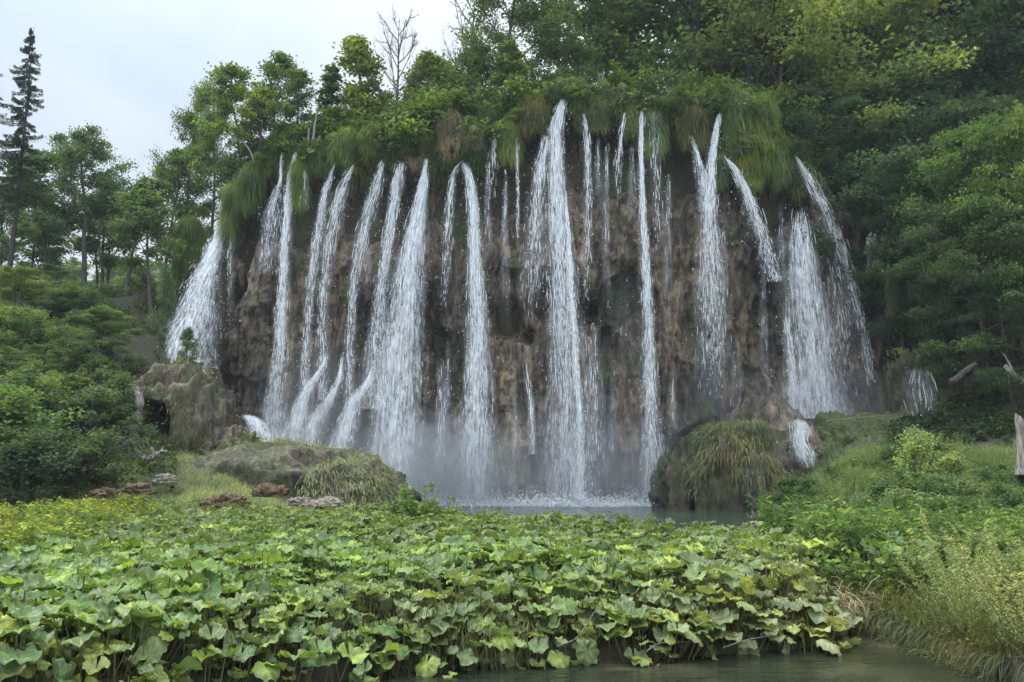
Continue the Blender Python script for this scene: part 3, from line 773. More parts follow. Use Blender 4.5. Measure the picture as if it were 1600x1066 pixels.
# ------------------------------------------------------------------ rock and moss mounds
M['earth'] = rock_mat('earth', .5, .75)
def dome(name, label, cat, px, top_py, Y, rx, ry, mat, zb=0.0, seed=0, rough=.25, cave=None, res=90, kind='structure', group=None, squash=1.0, stretch=.6):
    p = P(px, top_py, Y)
    h = p[2] - zb
    nu, nv = res, res // 2
    u = np.linspace(0, 2 * pi, nu, endpoint=False); v = np.linspace(-.25, pi / 2, nv)
    U, Vv = np.meshgrid(u, v)
    d = np.stack([np.cos(Vv) * np.cos(U), np.cos(Vv) * np.sin(U), np.sin(Vv)], -1)
    sc = 1 / max(rx, .5) * 2.6
    d0 = d
    n = (fbm(d[..., 0] * 2.2 + seed, d[..., 1] * 2.2, d[..., 2] * 2.2, 3, seed) - .5) * 1.6 + (ridged(d[..., 0] * 4 + seed, d[..., 1] * 4, d[..., 2] * 4 * stretch, 4, seed + 3) - .5) * 1.1
    r = 1 + rough * n
    sg = np.sign(d) * abs(d) ** squash
    V = sg * np.array([rx, ry, h]) * r[..., None]
    if cave is not None:
        cxp, czp, cw, ch, cd = cave           # hollow in the front face, metres from the base centre
        q = ((V[..., 0] - cxp) / cw) ** 2 + ((V[..., 2] - czp) / ch) ** 2
        V[..., 1] += np.where(d[..., 1] < .1, cd * smooth((1.15 - q) / .5), 0)
    mb = MB()
    i, j = np.meshgrid(np.arange(nv - 1), np.arange(nu), indexing='ij'); j2 = (j + 1) % nu
    mb.add(V.reshape(-1, 3), np.stack([i * nu + j, i * nu + j2, (i + 1) * nu + j2, (i + 1) * nu + j], -1).reshape(-1, 4))
    o = mb.build(name, mat, smooth_=True, loc=(p[0], Y, zb))
    tag(o, label, cat, group, kind)
    return o, V.reshape(-1, 3) + np.array([p[0], Y, zb])

tuft_rng = np.random.default_rng(11)
def mound_grass(V, n, rng, L, Wd, color, name, label, zmin=.2, droop=.9, cat='grass', zmax=99, cut=None, patch=.47):
    lo = V[(V[:, 2] > zmin) & (V[:, 2] < zmax)]
    if cut is not None: lo = lo[((lo[:, 0] - cut[0]) / cut[2]) ** 2 + ((lo[:, 2] - cut[1]) / cut[3]) ** 2 > 1]
    pk = fbm(lo[:, 0] * .55, lo[:, 1] * .55, lo[:, 2] * .55, 3, 17); lo = lo[pk > patch]
    R = lo[rng.integers(0, len(lo), n)] + rng.normal(0, .18, (n, 3))
    c = V.mean(0); D = nrm(R - c) + np.array([0, -.25, .5]) + rng.normal(0, .25, (n, 3))
    mb = MB(); blades(mb, R, D, L, Wd, rng, droop=droop, seg=3)
    o = mb.build(name, M['grass']); o.color = (*[1.35 * q for q in color], 1)
    tag(o, label, cat, None, 'stuff')
    return o

G_OLIVE, G_MID, G_BRIGHT, G_DRY, G_DARK = (.11, .12, .05), (.09, .14, .05), (.14, .19, .05), (.24, .19, .13), (.05, .08, .035)
zb = .2
_, Vc = dome('cave_mound', 'brown overgrown tufa mound with a dark cave mouth', 'mound', 283, 580, 50, 3.1, 3.2, M['mossy_rock'], zb=2.4, seed=4, rough=.22, cave=(-.6, 1.5, 1.3, 2.3, 2.7), squash=.8)
mound_grass(Vc, 3000, tuft_rng, .42, .04, (.13, .105, .065), 'mound_grass', 'dry brownish grass hanging over the cave mound', zmin=4.0, cut=(P(283, 583, 50)[0] - .6, 3.9, 1.45, 2.5))
_, Vd = dome('cave_mound_shoulder', 'low mossy shoulder of rock right of the cave', 'mound', 362, 668, 48, 1.9, 1.8, M['mossy_rock'], zb=2.2, seed=9, rough=.3)
mound_grass(Vd, 900, tuft_rng, .4, .04, (.13, .13, .06), 'mound_grass', 'short dry grass on the shoulder of rock', zmin=3.0)
_, Ve = dome('rock_spur', 'rocky knob beside the white chute', 'mound', 338, 612, 51, .7, .9, M['mossy_rock'], zb=3.6, seed=12, rough=.4)
_, Vl = dome('grass_mound', 'grassy mound at the left edge of the pool', 'mound', 440, 700, 47, 7.4, 6.0, M['mossy_rock'], zb=-.5, seed=15, rough=.18, squash=.9)
_, Vl2 = dome('grass_mound_end', 'steep rocky end of the left mound beside the pool', 'mound', 548, 726, 44.5, 2.3, 4, M['mossy_rock'], zb=-.5, seed=18, rough=.22, squash=.7)
mound_grass(np.vstack([Vl, Vl2]), 12000, tuft_rng, .36, .035, (.17, .185, .1), 'mound_grass', 'short grey green grass on the left mound', zmin=.6, patch=.42)
_, Vr = dome('pool_mound', 'shaggy grass covered mound at the right edge of the pool', 'mound', 1163, 678, 53, 3.9, 3.6, M['mossy_rock'], zb=-.5, seed=22, rough=.22, squash=.72)
mound_grass(Vr, 9000, tuft_rng, .75, .05, (.13, .125, .07), 'mound_grass', 'olive and dry grass hanging down the right pool mound', zmin=1.0, droop=1.3)
mound_grass(Vr, 3500, tuft_rng, .6, .05, (.15, .2, .12), 'mound_grass', 'pale green rushes on the right pool mound', zmin=2.2, droop=1.0, patch=.52)
_, Vr2 = dome('pool_mound_rock', 'bare brown rock ledge left on the right pool mound', 'mound', 1085, 690, 54.5, 2.6, 3, M['mossy_rock'], zb=-.5, seed=25, rough=.3, squash=.8)
dome('rock_arch', 'smooth purplish brown rock hump behind the right pool mound', 'mound', 1192, 628, 56.2, 3.6, 2.2, M['rock'], zb=2, seed=27, rough=.2)
_, Vm = dome('moss_ledge', 'dark moss covered ledge under the right veil', 'mound', 1362, 656, 52.5, 4.6, 3.2, M['green_moss'], zb=1.0, seed=29, rough=.25, squash=.75)
dome('earth_bank', 'brown rocky earth bank behind the dim lacy cascade', 'bank', 1432, 566, 54.5, 3.6, 2.6, M['earth'], zb=1.5, seed=51, rough=.3, squash=.8)
dome('earth_bank', 'shaded brown earth bank under the trees, between the lacy cascade and the stump', 'bank', 1525, 560, 52.5, 4.6, 3.0, M['earth'], zb=1.5, seed=53, rough=.3, squash=.8)
dome('earth_bank', 'dark earth bank behind the grey stump', 'bank', 1625, 556, 51, 4.0, 3.0, M['earth'], zb=1.5, seed=55, rough=.3, squash=.8)
dome('fan_rock', 'sloping wet rock under the far left fan', 'mound', 292, 556, 61.5, 3.4, 1.6, M['mossy_rock'], zb=5, seed=58, rough=.2)
dome('step_rock', 'wet dark rock under the two-step cascade', 'mound', 1255, 664, 52, 1.6, 1.9, M['rock'], zb=1.0, seed=37, rough=.25, res=60)
dome('ledge_rock', 'dark boulder at the foot of the right veil', 'mound', 1292, 653, 54.5, 1.2, 1.0, M['mossy_rock'], zb=3.4, seed=31, rough=.3, res=50)
for i, (px, py, Y, rx, lab, mt, ht) in enumerate([
        (352, 773, 35, .85, 'largest brown mossy hummock on the grassy slope left of the pool', 'brown_moss', .7),
        (424, 759, 37, .8, 'twin-topped rusty moss hummock right of the largest one', 'brown_moss', .7),
        (213, 757, 36, .7, 'low rust-brown moss hummock at the upper left of the slope', 'brown_moss', .6),
        (168, 763, 35, .6, 'dark brown earthy hummock at the far left of the slope', 'brown_moss', .6),
        (508, 780, 33, .8, 'pale pinkish stone lump at the foot of the left mound', 'pale_stone', .55),
        (470, 778, 34, .5, 'small grey-brown stone beside the pale pinkish lump', 'pale_stone', .5),
        (262, 742, 38, .6, 'pale sandy stone ridge in the grass below the cave', 'pale_stone', .5)]):
    p = P(px, py, Y)
    dome('hummock' if mt == 'brown_moss' else 'stone', lab, 'hummock' if mt == 'brown_moss' else 'stone', px, py, Y, rx, .6, M[mt], zb=p[2] - ht * .55, seed=40 + i, rough=.55, res=44, kind='thing')

# ------------------------------------------------------------------ hanging grass on the cliff lip
def hanging_tuft(px, py, rx_px, len_px, label, color, rng, Y=None, nb=2600, lean=0.0):
    p = P(px, py, 60)
    if Y is None: Y = float(lip_y(p[0])) - .1
    p = P(px, py, Y); q = P(px + lean, py + len_px, Y)
    rx = rx_px / F_PX * Y; h = p[2] - q[2]
    root = empty('hanging_grass', (p[0], Y, p[2]))
    tag(root, label, 'grass tuft', 'grass tufts hanging over the cliff lip')
    nu, nv = 26, 20
    u = np.linspace(0, 2 * pi, nu, endpoint=False); v = np.linspace(-pi / 2, pi / 2, nv)
    U, Vv = np.meshgrid(u, v)
    seed = int(px) % 97
    n = 1 + .35 * (fbm(np.cos(U) * 1.6 + seed, np.sin(U) * 1.6, Vv * 1.4, 3, seed) - .5)
    wob = (q[0] - p[0])
    zz = np.sin(Vv) * h * .42 - h * .42
    prof = np.cos(Vv) ** .7 * (1 - .35 * (1 - (np.sin(Vv) + 1) / 2))
    V = np.stack([prof * np.cos(U) * rx * .8 * n + wob * (-zz / h), prof * np.sin(U) * min(rx, 1.3) * .7 * n, zz], -1)
    mb = MB()
    i, j = np.meshgrid(np.arange(nv - 1), np.arange(nu), indexing='ij'); j2 = (j + 1) % nu
    mb.add(V.reshape(-1, 3), np.stack([i * nu + j, i * nu + j2, (i + 1) * nu + j2, (i + 1) * nu + j], -1).reshape(-1, 4))
    mb.build('cushion', M['green_moss'], root, True)
    F = V.reshape(-1, 3); F = F[(F[:, 1] < .2) & (F[:, 2] > -h * .72)]
    R = F[rng.integers(0, len(F), nb)] + rng.normal(0, .1, (nb, 3)) * [rx * .5, 1, 1]
    D = np.stack([(R[:, 0] - wob * .5) / max(rx, .3) * .5, -np.full(nb, .65), rng.uniform(-.3, .5, nb)], 1) + rng.normal(0, .45, (nb, 3))
    mb = MB(); ln_ = np.clip(h * .30, .4, 1.3) * (.5 + 1.3 * fbm(R[:, 0] * 1.5 + px, R[:, 1], R[:, 2] * .6, 3, seed)) 
    blades(mb, R, D, ln_, .045, rng, droop=1.5, seg=4, tint=np.clip(fbm(R[:, 0] * 1.2 + px, R[:, 1] * 1.2, R[:, 2], 3, seed + 1) * 1.6 - .4 + rng.uniform(-.3, .3, nb), 0, 1))
    nlf = nb // 4; kq = rng.integers(0, len(R), nlf)
    leaves(mb, R[kq] + D[kq] * .25, rng, .2, .12, up=.5, tint=rng.uniform(0, .6, nlf))
    b = mb.build('blades', M['grass'], root); b.color = (*[1.5 * q for q in color], 1)
    return root
TUFTS = [
 (795, 190, 17, 72, 'bright yellow-green grass tongue hanging alone over the dark recess', (.17, .2, .06), 3200, 0),
 (838, 158, 26, 62, 'olive and brownish tuft over a small hollow left of the tallest fall', (.12, .12, .05), 2600, -4),
 (908, 160, 10, 50, 'narrow green tuft parting the water at the top of the tallest fall', (.11, .14, .06), 1500, 0),
 (932, 155, 20, 60, 'green and tan tuft just right of the tallest fall', (.13, .14, .06), 2600, 2),
 (985, 170, 15, 52, 'small round yellowish tuft between beads of water and the white cord', (.16, .17, .06), 2200, 0),
 (1018, 176, 15, 78, 'shaggy grey-green tuft threaded with drips beside the white cord', (.12, .155, .08), 2600, 4),
 (1082, 168, 26, 75, 'brown-tinged olive tuft left of the Y-shaped fall', (.11, .115, .05), 2800, 0),
 (1150, 150, 30, 110, 'tall green grass curtain right beside the Y-shaped fall', (.11, .155, .06), 4200, 6),
 (1186, 160, 30, 140, 'largest hanging grass curtain, ending in a yellow-green rounded bottom', (.145, .19, .055), 5600, 4),
 (1168, 245, 24, 62, 'low yellow-green lobe of grass under the large curtain', (.17, .19, .05), 3000, 4),
 (1212, 215, 16, 92, 'narrow grass tail at the right end of the large curtain', (.12, .16, .06), 2600, 6),
 (1243, 250, 8, 70, 'thin dark grass strip left of the far right jet', (.07, .1, .04), 1200, 2),
 (1125, 240, 14, 65, 'grey-green wet tuft directly under the Y-shaped fall lip', (.11, .15, .08), 1800, -2),
 (470, 252, 9, 82, 'upright moss green strip right of the forked fall', (.11, .15, .04), 1800, 0),
 (395, 265, 22, 80, 'dark green grass hummock left of the forked fall', (.08, .12, .04), 2600, -6),
 (362, 290, 9, 90, 'thin bright green grass spine above the far left fan', (.13, .17, .05), 1600, -6),
 (500, 225, 20, 50, 'dark green tuft between the forked fall and the next spray', (.06, .095, .035), 1800, 0),
 (548, 205, 26, 55, 'green grass slope sweeping down left over two spray falls', (.11, .155, .045), 2800, -22),
 (584, 200, 22, 56, 'drooping green tuft above the flat-topped fall', (.11, .15, .045), 2600, 2),
 (640, 205, 24, 42, 'short green fringe above the widest fall', (.09, .125, .045), 2200, 0),
 (668, 212, 14, 34, 'small olive fringe right above the widest fall', (.1, .11, .05), 1400, 0),
 (705, 180, 22, 78, 'dry pinkish-brown dead grass clump on the lip', (.22, .17, .125), 3000, 4),
 (743, 208, 18, 44, 'greyish dry grass clump right of the pinkish-brown one', (.2, .17, .12), 2000, 0),
 (762, 170, 18, 55, 'dark green tuft left of the bright yellow-green tongue', (.06, .09, .035), 2000, 0),
]
def lip_grass(label, n, x0, x1, L, color, dz=0.0, seed=1, dy=0.0):
    r_ = np.random.default_rng(seed)
    x = r_.uniform(x0, x1, n); k_ = fbm(x * .8, seed, 0, 3, seed) > r_.uniform(.2, .65, n); x = x[k_]; n = len(x)
    up_ = r_.uniform(-1.0, .9, n)
    R_ = np.stack([x, lip_y(x) - .3 + r_.uniform(-.4, .5, n) + np.clip(up_, 0, 1) * 1.5 + dy, lip_z(x) + up_ + dz], 1)
    D_ = np.stack([r_.normal(0, .5, n), -r_.uniform(.1, 1, n), r_.uniform(-.5, 1, n)], 1)
    mb = MB(); blades(mb, R_, D_, L * (.4 + 1.2 * fbm(x * 1.1, 3, up_, 3, seed + 2)), .045, r_, droop=1.5, seg=4, tint=np.clip(fbm(x * .6, 3, up_, 3, seed + 5) * 1.8 - .5 + r_.uniform(-.3, .3, n), 0, 1))
    leaves(mb, R_[::3] + r_.normal(0, .3, R_[::3].shape), r_, .24, .15, up=.5)
    o = mb.build('lip_grass', M['grass']); o.color = (*color, 1); tag(o, label, 'grass', None, 'stuff')
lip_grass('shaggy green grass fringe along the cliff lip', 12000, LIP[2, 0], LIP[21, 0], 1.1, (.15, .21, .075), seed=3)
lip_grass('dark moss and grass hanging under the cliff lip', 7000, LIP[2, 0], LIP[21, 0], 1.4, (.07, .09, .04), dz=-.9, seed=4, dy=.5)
for px, py, rxp, lp, lab, colr, nb, lean in TUFTS:
    hanging_tuft(px, py, rxp, lp, lab, colr, tuft_rng, nb=nb, lean=lean)
hanging_tuft(1394, 425, 8, 75, 'lone grass tail hanging under the trees right of the bare roots', (.08, .11, .05), tuft_rng, Y=56.5, nb=900)
hanging_tuft(300, 345, 30, 120, 'steep grassy shoulder left of the far left fan', (.1, .14, .045), tuft_rng, Y=68.5, nb=3000, lean=-14)

# ------------------------------------------------------------------ tree prototypes
def make_tree(name, seed, H=16, R=5, base=.3, n=9000, leaf=.3, tr=.28, limbs=16, flat=.45, rise=.35, clump=.85, multi=1, bark='bark', top=1.0, prof=1.0, mat='leaf', shape='diamond', droop=0, wood='trunk', up=.5):
    rng = np.random.default_rng(seed)
    root = empty(name)
    wd = MB(); cl = []
    for mstem in range(multi):
        k = 9; s = np.linspace(0, 1, k)
        lean = rng.normal(0, .05 if multi == 1 else .3, 2) * H
        wob = np.cumsum(rng.normal(0, .018 * H, (k, 2)), 0) * s[:, None]
        T = np.stack([lean[0] * s + wob[:, 0], lean[1] * s + wob[:, 1], s * H * .93], 1)
        if multi > 1: T[:, :2] += rng.normal(0, .05 * H, 2) * (1 - s[:, None] * 0)
        if multi > 1: T[:, 2] *= rng.uniform(.7, 1)
        rr = tr * (1 - .85 * s) * (1 if multi == 1 else .5) + .02; rr[0] *= 1.35
        tube(wd, T, rr, 7)
        nl = max(3, limbs // multi)
        for i in range(nl):
            f = base + (0.97 - base) * ((i + rng.uniform(0, .8)) / nl)
            p0 = np.array([np.interp(f, s, T[:, a]) for a in range(3)])
            az = i * 2.4 + rng.uniform(-.5, .5) + mstem
            x = (f - base) / (1 - base)
            ln = R * (math.sin(min(1, x * .75 + .28) * pi) ** .6) * prof * rng.uniform(.75, 1.15) if top == 1.0 else R * (1 - x) ** top * rng.uniform(.8, 1.1) + R * .12
            el = rise + x * .7 + rng.uniform(-.15, .15)
            q = np.linspace(0, 1, 5)
            dirh = np.array([cos(az), sin(az)])
            L_ = p0 + np.stack([dirh[0] * q * ln * cos(el), dirh[1] * q * ln * cos(el), q * ln * sin(el) - droop * ln * q ** 2], 1) + np.cumsum(rng.normal(0, .04 * ln, (5, 3)), 0) * q[:, None]
            tube(wd, L_, np.linspace(tr * .32 * (1 - .6 * x), .015, 5), 5, cap=False)
            for m_ in range(5):
                g_ = rng.uniform(.35, 1)
                b0 = np.array([np.interp(g_, q, L_[:, a]) for a in range(3)])
                a2 = az + rng.uniform(-1.3, 1.3)
                l2 = ln * rng.uniform(.2, .42)
                b1 = b0 + np.array([cos(a2) * l2, sin(a2) * l2, l2 * rng.uniform(-.1, .5) - droop * l2])
                tube(wd, np.stack([b0, (b0 + b1) / 2 + [0, 0, .05 * l2], b1]), np.array([.03, .02, .01]), 4, cap=False)
                cl.append(b1); cl.append((b0 + b1) / 2)
            cl.append(L_[-1])
    cl = np.array(cl)
    wd.build(wood, M[bark], root)
    wts = rng.uniform(.2, 1, len(cl)) ** 1.3; wts /= wts.sum()
    idx = rng.choice(len(cl), n, p=wts)
    size = rng.uniform(.6, 1.25, len(cl))[idx][:, None]
    off = rng.normal(size=(n, 3)) * .5; off[:, 2] *= flat
    off[:, 2] -= (off[:, 0] ** 2 + off[:, 1] ** 2) * .12
    C = cl[idx] + off * clump * size
    lf = MB()
    tint = np.clip(rng.uniform(0, 1, len(cl))[idx] * .5 + rng.uniform(0, .5, n), 0, 1)
    leaves(lf, C, rng, leaf, leaf * .68, up=up, shape=shape, tint=tint)
    lf.build('crown', M[mat], root)
    return {'root': root, 'parts': list(root.children), 'H': H}

def make_spruce(seed, H=26):
    rng = np.random.default_rng(seed)
    root = empty('spruce_tree')
    wd = MB(); lf = MB()
    s = np.linspace(0, 1, 12)
    T = np.stack([np.sin(s * 2) * .25, s * 0, s * H], 1)
    tube(wd, T, .3 * (1 - s) + .02, 8)
    Cs, Ax = [], []
    f = .30
    while f < .985:
        x = (f - .30) / .69
        ln = 3.9 * (1 - x) ** .62 * (1 if x > .15 else .75)
        for k in range(5 if x > .15 else 4):
            az = rng.uniform(0, 2 * pi); l = ln * rng.uniform(.55, 1.15)
            q = np.linspace(0, 1, 7)
            base_ = np.array([0, 0, f * H + rng.uniform(-.2, .2)])
            B = base_ + np.stack([cos(az) * q * l, sin(az) * q * l, -.34 * l * q + .26 * l * q ** 2.2 + (.25 * l * q if x > .85 else 0)], 1)
            tube(wd, B, np.linspace(.05, .012, 7), 4, cap=False)
            if x < .04: continue
            m_ = int(95 * l / 3 * (.45 + .55 * min(1, x * 3))) + 30
            g_ = rng.uniform(.12, 1, m_)
            c = np.stack([np.interp(g_, q, B[:, a]) for a in range(3)], 1)
            side = np.array([-sin(az), cos(az), 0])
            wv = rng.normal(0, .26, m_) * l * .36 * (1.15 - g_)
            c = c + side * wv[:, None]; c[:, 2] -= rng.uniform(0, .28, m_) + abs(wv) * .3
            Cs.append(c); Ax.append(np.array([cos(az), sin(az), -.4]) + side * np.sign(wv)[:, None] * .7 + np.zeros((m_, 3)))
        f += .0165 + .006 * rng.uniform()
    C = np.concatenate(Cs); A = np.concatenate(Ax)
    leaves(lf, C, rng, .32, .075, up=.45, axis=A)
    wd.build('trunk', M['dark_bark'], root)
    lf.build('crown', M['leaf'], root)
    return {'root': root, 'parts': list(root.children), 'H': H}

def make_bare(seed, H=10):
    rng = np.random.default_rng(seed)
    root = empty('bare_tree'); wd = MB()
    s = np.linspace(0, 1, 9)
    T = np.stack([np.cumsum(rng.normal(0, .07, 9)), np.cumsum(rng.normal(0, .07, 9)), s * H], 1)
    tube(wd, T, .15 * (1 - s) + .015, 7)
    def twig(p, d, l, r, lev):
        q = np.linspace(0, 1, 5)
        B = p + d[None] * (q * l)[:, None] + np.cumsum(rng.normal(0, .03 * l, (5, 3)), 0) * q[:, None] + np.array([0, 0, 1.0]) * (q ** 2 * l * .2)[:, None]
        tube(wd, B, np.linspace(r, r * .4, 5), 4, cap=False)
        if lev:
            for k in range(5):
                g_ = rng.uniform(.25, 1); b = np.array([np.interp(g_, q, B[:, a]) for a in range(3)])
                twig(b, nrm(d + rng.normal(0, .55, 3) + np.array([0, 0, .2])), l * rng.uniform(.3, .55), r * .5, lev - 1)
    for i in range(16):
        f = .38 + .58 * i / 16
        az = i * 2.4 + rng.uniform(-.4, .4)
        p0 = np.array([np.interp(f, s, T[:, a]) for a in range(3)])
        twig(p0, nrm(np.array([cos(az), sin(az), .9])), H * .27 * (1.25 - f) + .5, .045, 2)
    tag(wd.build('trunk', M['bark'], root))
    return {'root': root, 'parts': list(root.children), 'H': H}

broad = [make_tree('broadleaf_tree', 100 + i, H=16, R=5.6, base=.22, n=17000, leaf=.25, tr=.3, limbs=18, clump=1.15) for i in range(3)]
slim = [make_tree('slender_tree', 200 + i, H=14, R=3.0, base=.34, n=5200, leaf=.28, tr=.16, limbs=15, clump=.85, rise=.6) for i in range(3)]
bush = [make_tree('bush', 300 + i, H=5, R=2.3, base=.08, n=5200, leaf=.2, tr=.12, limbs=24, clump=.62, multi=4, wood='branches', flat=.7) for i in range(3)]
layered = [make_tree('layered_tree', 400 + i, H=13, R=5.2, base=.12, n=21000, leaf=.21, tr=.25, limbs=26, clump=1.0, flat=.36, rise=.12, droop=.08) for i in range(3)]
column = make_tree('column_tree', 500, H=10, R=1.7, base=.12, n=4600, leaf=.24, tr=.12, limbs=18, clump=.6, rise=.8)
pointy = make_tree('young_tree', 510, H=6, R=1.3, base=.1, n=3000, leaf=.22, tr=.08, limbs=14, clump=.5, top=.9)
ivy = make_tree('ivy_trunk', 520, H=8, R=.42, base=.15, n=2600, leaf=.22, tr=.16, limbs=20, clump=.42, rise=.2)
tall = [make_tree('tall_tree', 530 + i, H=22, R=6, base=.5, n=9000, leaf=.3, tr=.55, limbs=15, clump=1.2, bark='dark_bark') for i in range(2)]
spruce = make_spruce(7)
bare = make_bare(9)

def place(proto, px, Y, top_py, color, label=None, cat='tree', group=None, rng=random.Random(3), wide=1.0, zbase=None, rz=None, base_px=None, sink=.15, lean=(0, 0)):
    t_ = P(px, top_py, Y)
    x = t_[0]
    g = float(ground(x, Y)) if zbase is None else zbase
    if zbase is None and 340 < px < 1300 and 60 < Y < 80: g = max(g, float(lip_z(x)) - .6)
    h = max(t_[2] - g, 1.0)
    s_ = h / proto['H']
    o = dup(proto, (x, Y, g - sink), rng.uniform(0, 6.28) if rz is None else rz, (s_ * wide, s_ * wide, s_), color, tilt=lean)
    tag(o, label, cat, group)
    FILL.setdefault(label, []).append((o, px, Y))
    return o
FILL = {}; RB = []; rbz = []
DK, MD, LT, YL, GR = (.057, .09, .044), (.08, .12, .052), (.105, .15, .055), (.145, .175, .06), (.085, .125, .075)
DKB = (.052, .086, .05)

# named trees, left to right
place(spruce, 50, 64, 38, (.028, .045, .03), 'tall dark spruce with a drooping sparse crown at the far left', 'spruce', rz=.4, wide=.8)
place(spruce, -14, 64, 30, (.028, .045, .03), 'spruce cut off by the left edge of the photo', 'spruce', rz=2.2, wide=.8)
T_ = [
 (broad[0], 152, 68, 198, GR, 'round-topped tree right of the tall spruce', .8),
 (slim[1], 95, 70, 222, GR, 'greyish tree directly behind the tall spruce foot', 1.5),
 (slim[0], 212, 66, 258, GR, 'thin-trunked airy tree against the sky right of the round-topped tree', 1.2),
 (slim[1], 250, 63, 285, MD, 'slender leaning tree with see-through crown above the far hill', 1.2),
 (broad[2], 300, 74, 172, MD, 'full green tree on the left shoulder of the cliff', .5),
 (slim[2], 268, 74, 215, MD, 'narrow tree at the left edge of the shoulder trees', .9),
 (broad[1], 345, 71, 128, LT, 'leafy tree above the far left fan, its top lit yellow-green', .5),
 (slim[0], 388, 68, 98, LT, 'yellow-green tree with fine twigs poking out of its top', 1.0),
 (slim[1], 432, 67, 62, MD, 'tallest thin tree left of the ivy-wrapped trunk', 1.0),
 (slim[2], 408, 65, 120, YL, 'warm yellow-green bushy tree above the forked fall', 1.1),
 (slim[0], 468, 66, 108, MD, 'small airy tree with a bare twig left of the ivy-wrapped trunk', 1.0),
 (ivy, 510, 64, 74, DK, 'bare pole of a trunk wrapped in dark ivy to its top', 1.2),
 (column, 577, 64, 40, (.11, .14, .04), 'tall oval yellow-green tree standing free against the sky', 1.15),
 (column, 656, 64.5, 58, (.11, .135, .04), 'yellowish upright tree right of the bare tree', 1.0),
 (slim[1], 700, 66, 82, LT, 'low spreading light green tree between the yellowish upright one and the big dark tree', 1.1),
 (slim[2], 545, 67, 120, DK, 'dark green low tree behind the oval yellow-green tree', .9),
 (slim[0], 620, 68, 130, DK, 'dark small tree behind the bare tree', .9),
 (pointy, 803, 62.5, 62, LT, 'light green young pointed tree in front of the big dark tree', 1.15),
 (broad[0], 792, 67, -40, MD, 'big dark round tree that starts the high wood, left of centre', .95),
 (broad[1], 748, 66, 60, DK, 'dark tree leaning out left of the big round tree', .85),
 (broad[2], 868, 68, -60, MD, 'thin-leaved green tree right of the big round tree with sky through it', .9),
 (slim[1], 925, 72, -30, LT, 'see-through tree with many sky gaps at top centre', 1.7),
 (slim[2], 985, 72, -50, MD, 'see-through spreading tree left of the thick ivy-dark trunk', 1.7),
 (tall[0], 1072, 67, -190, DK, 'tall tree with a thick dark ivy-clad trunk', .9),
 (slim[0], 1128, 69, -60, MD, 'tree between the thick dark trunk and the curved trunk', 1.6),
 (tall[1], 1168, 66, -150, (.09, .11, .05), 'tree with a curved forked dark trunk and greyish leaves', .8),
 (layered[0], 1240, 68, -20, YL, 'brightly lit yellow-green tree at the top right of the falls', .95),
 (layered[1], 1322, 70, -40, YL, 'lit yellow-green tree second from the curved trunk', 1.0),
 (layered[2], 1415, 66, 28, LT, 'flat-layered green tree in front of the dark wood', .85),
 (broad[2], 1292, 74, 10, MD, 'green tree behind the two lit yellow-green ones', 1.0),
 (layered[0], 1200, 70, 60, (.13, .14, .04), 'olive gold low-branched tree above the large grass curtain', .7),
 (layered[1], 1285, 66, 110, MD, 'dark green low tree over the top of the far right jet', .65),
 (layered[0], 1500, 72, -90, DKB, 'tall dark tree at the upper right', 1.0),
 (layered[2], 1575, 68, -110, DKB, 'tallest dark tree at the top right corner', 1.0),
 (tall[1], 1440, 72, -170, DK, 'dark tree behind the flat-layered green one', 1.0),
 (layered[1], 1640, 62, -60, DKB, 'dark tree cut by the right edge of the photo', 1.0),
 # right-hand slope
 (layered[2], 1545, 52, 158, (.075, .125, .045), 'light green maple-like tree high on the right slope', .75),
 (layered[0], 1605, 50, 150, (.11, .155, .045), 'yellowish-tipped tree at the right edge, half way up', .6),
 (layered[1], 1455, 55, 245, DK, 'dark green tree on the right slope left of the light maple-like one', .75),
 (layered[0], 1390, 58, 262, (.045, .08, .045), 'bluish dark tree beside the far right jet', .62),
 (layered[2], 1350, 61, 215, DKB, 'dark shaded tree right behind the top of the far right jet', .6),
 (layered[1], 1515, 50, 290, DK, 'broad green tree in the middle of the right slope', .8),
 (layered[0], 1590, 48, 300, (.05, .085, .04), 'dense dark green tree at the right edge of the slope', .8),
 (layered[2], 1465, 53, 395, (.05, .085, .045), 'low tree with boughs spreading over the bare roots', .75),
 (layered[1], 1560, 49, 420, DKB, 'lowest dark tree on the right slope above the logs', .8),
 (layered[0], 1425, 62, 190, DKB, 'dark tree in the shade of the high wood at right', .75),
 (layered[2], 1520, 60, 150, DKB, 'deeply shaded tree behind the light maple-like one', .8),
]
for pr, px, Y, top, c, lab, wd_ in T_:
    kw = {}
    if px in (1390, 1465): kw['zbase'] = None
    place(pr, px, Y, top, c, lab, wide=wd_, **kw)
o = place(bare, 622, 63, 28, MD, 'leafless grey tree with fine twigs against the sky', 'bare tree', wide=.85)
o = place(bare, 738, 69, -5, MD, 'bare twiggy branches sticking out left of the big dark tree', 'bare tree', wide=.8)

R_ = random.Random(8)
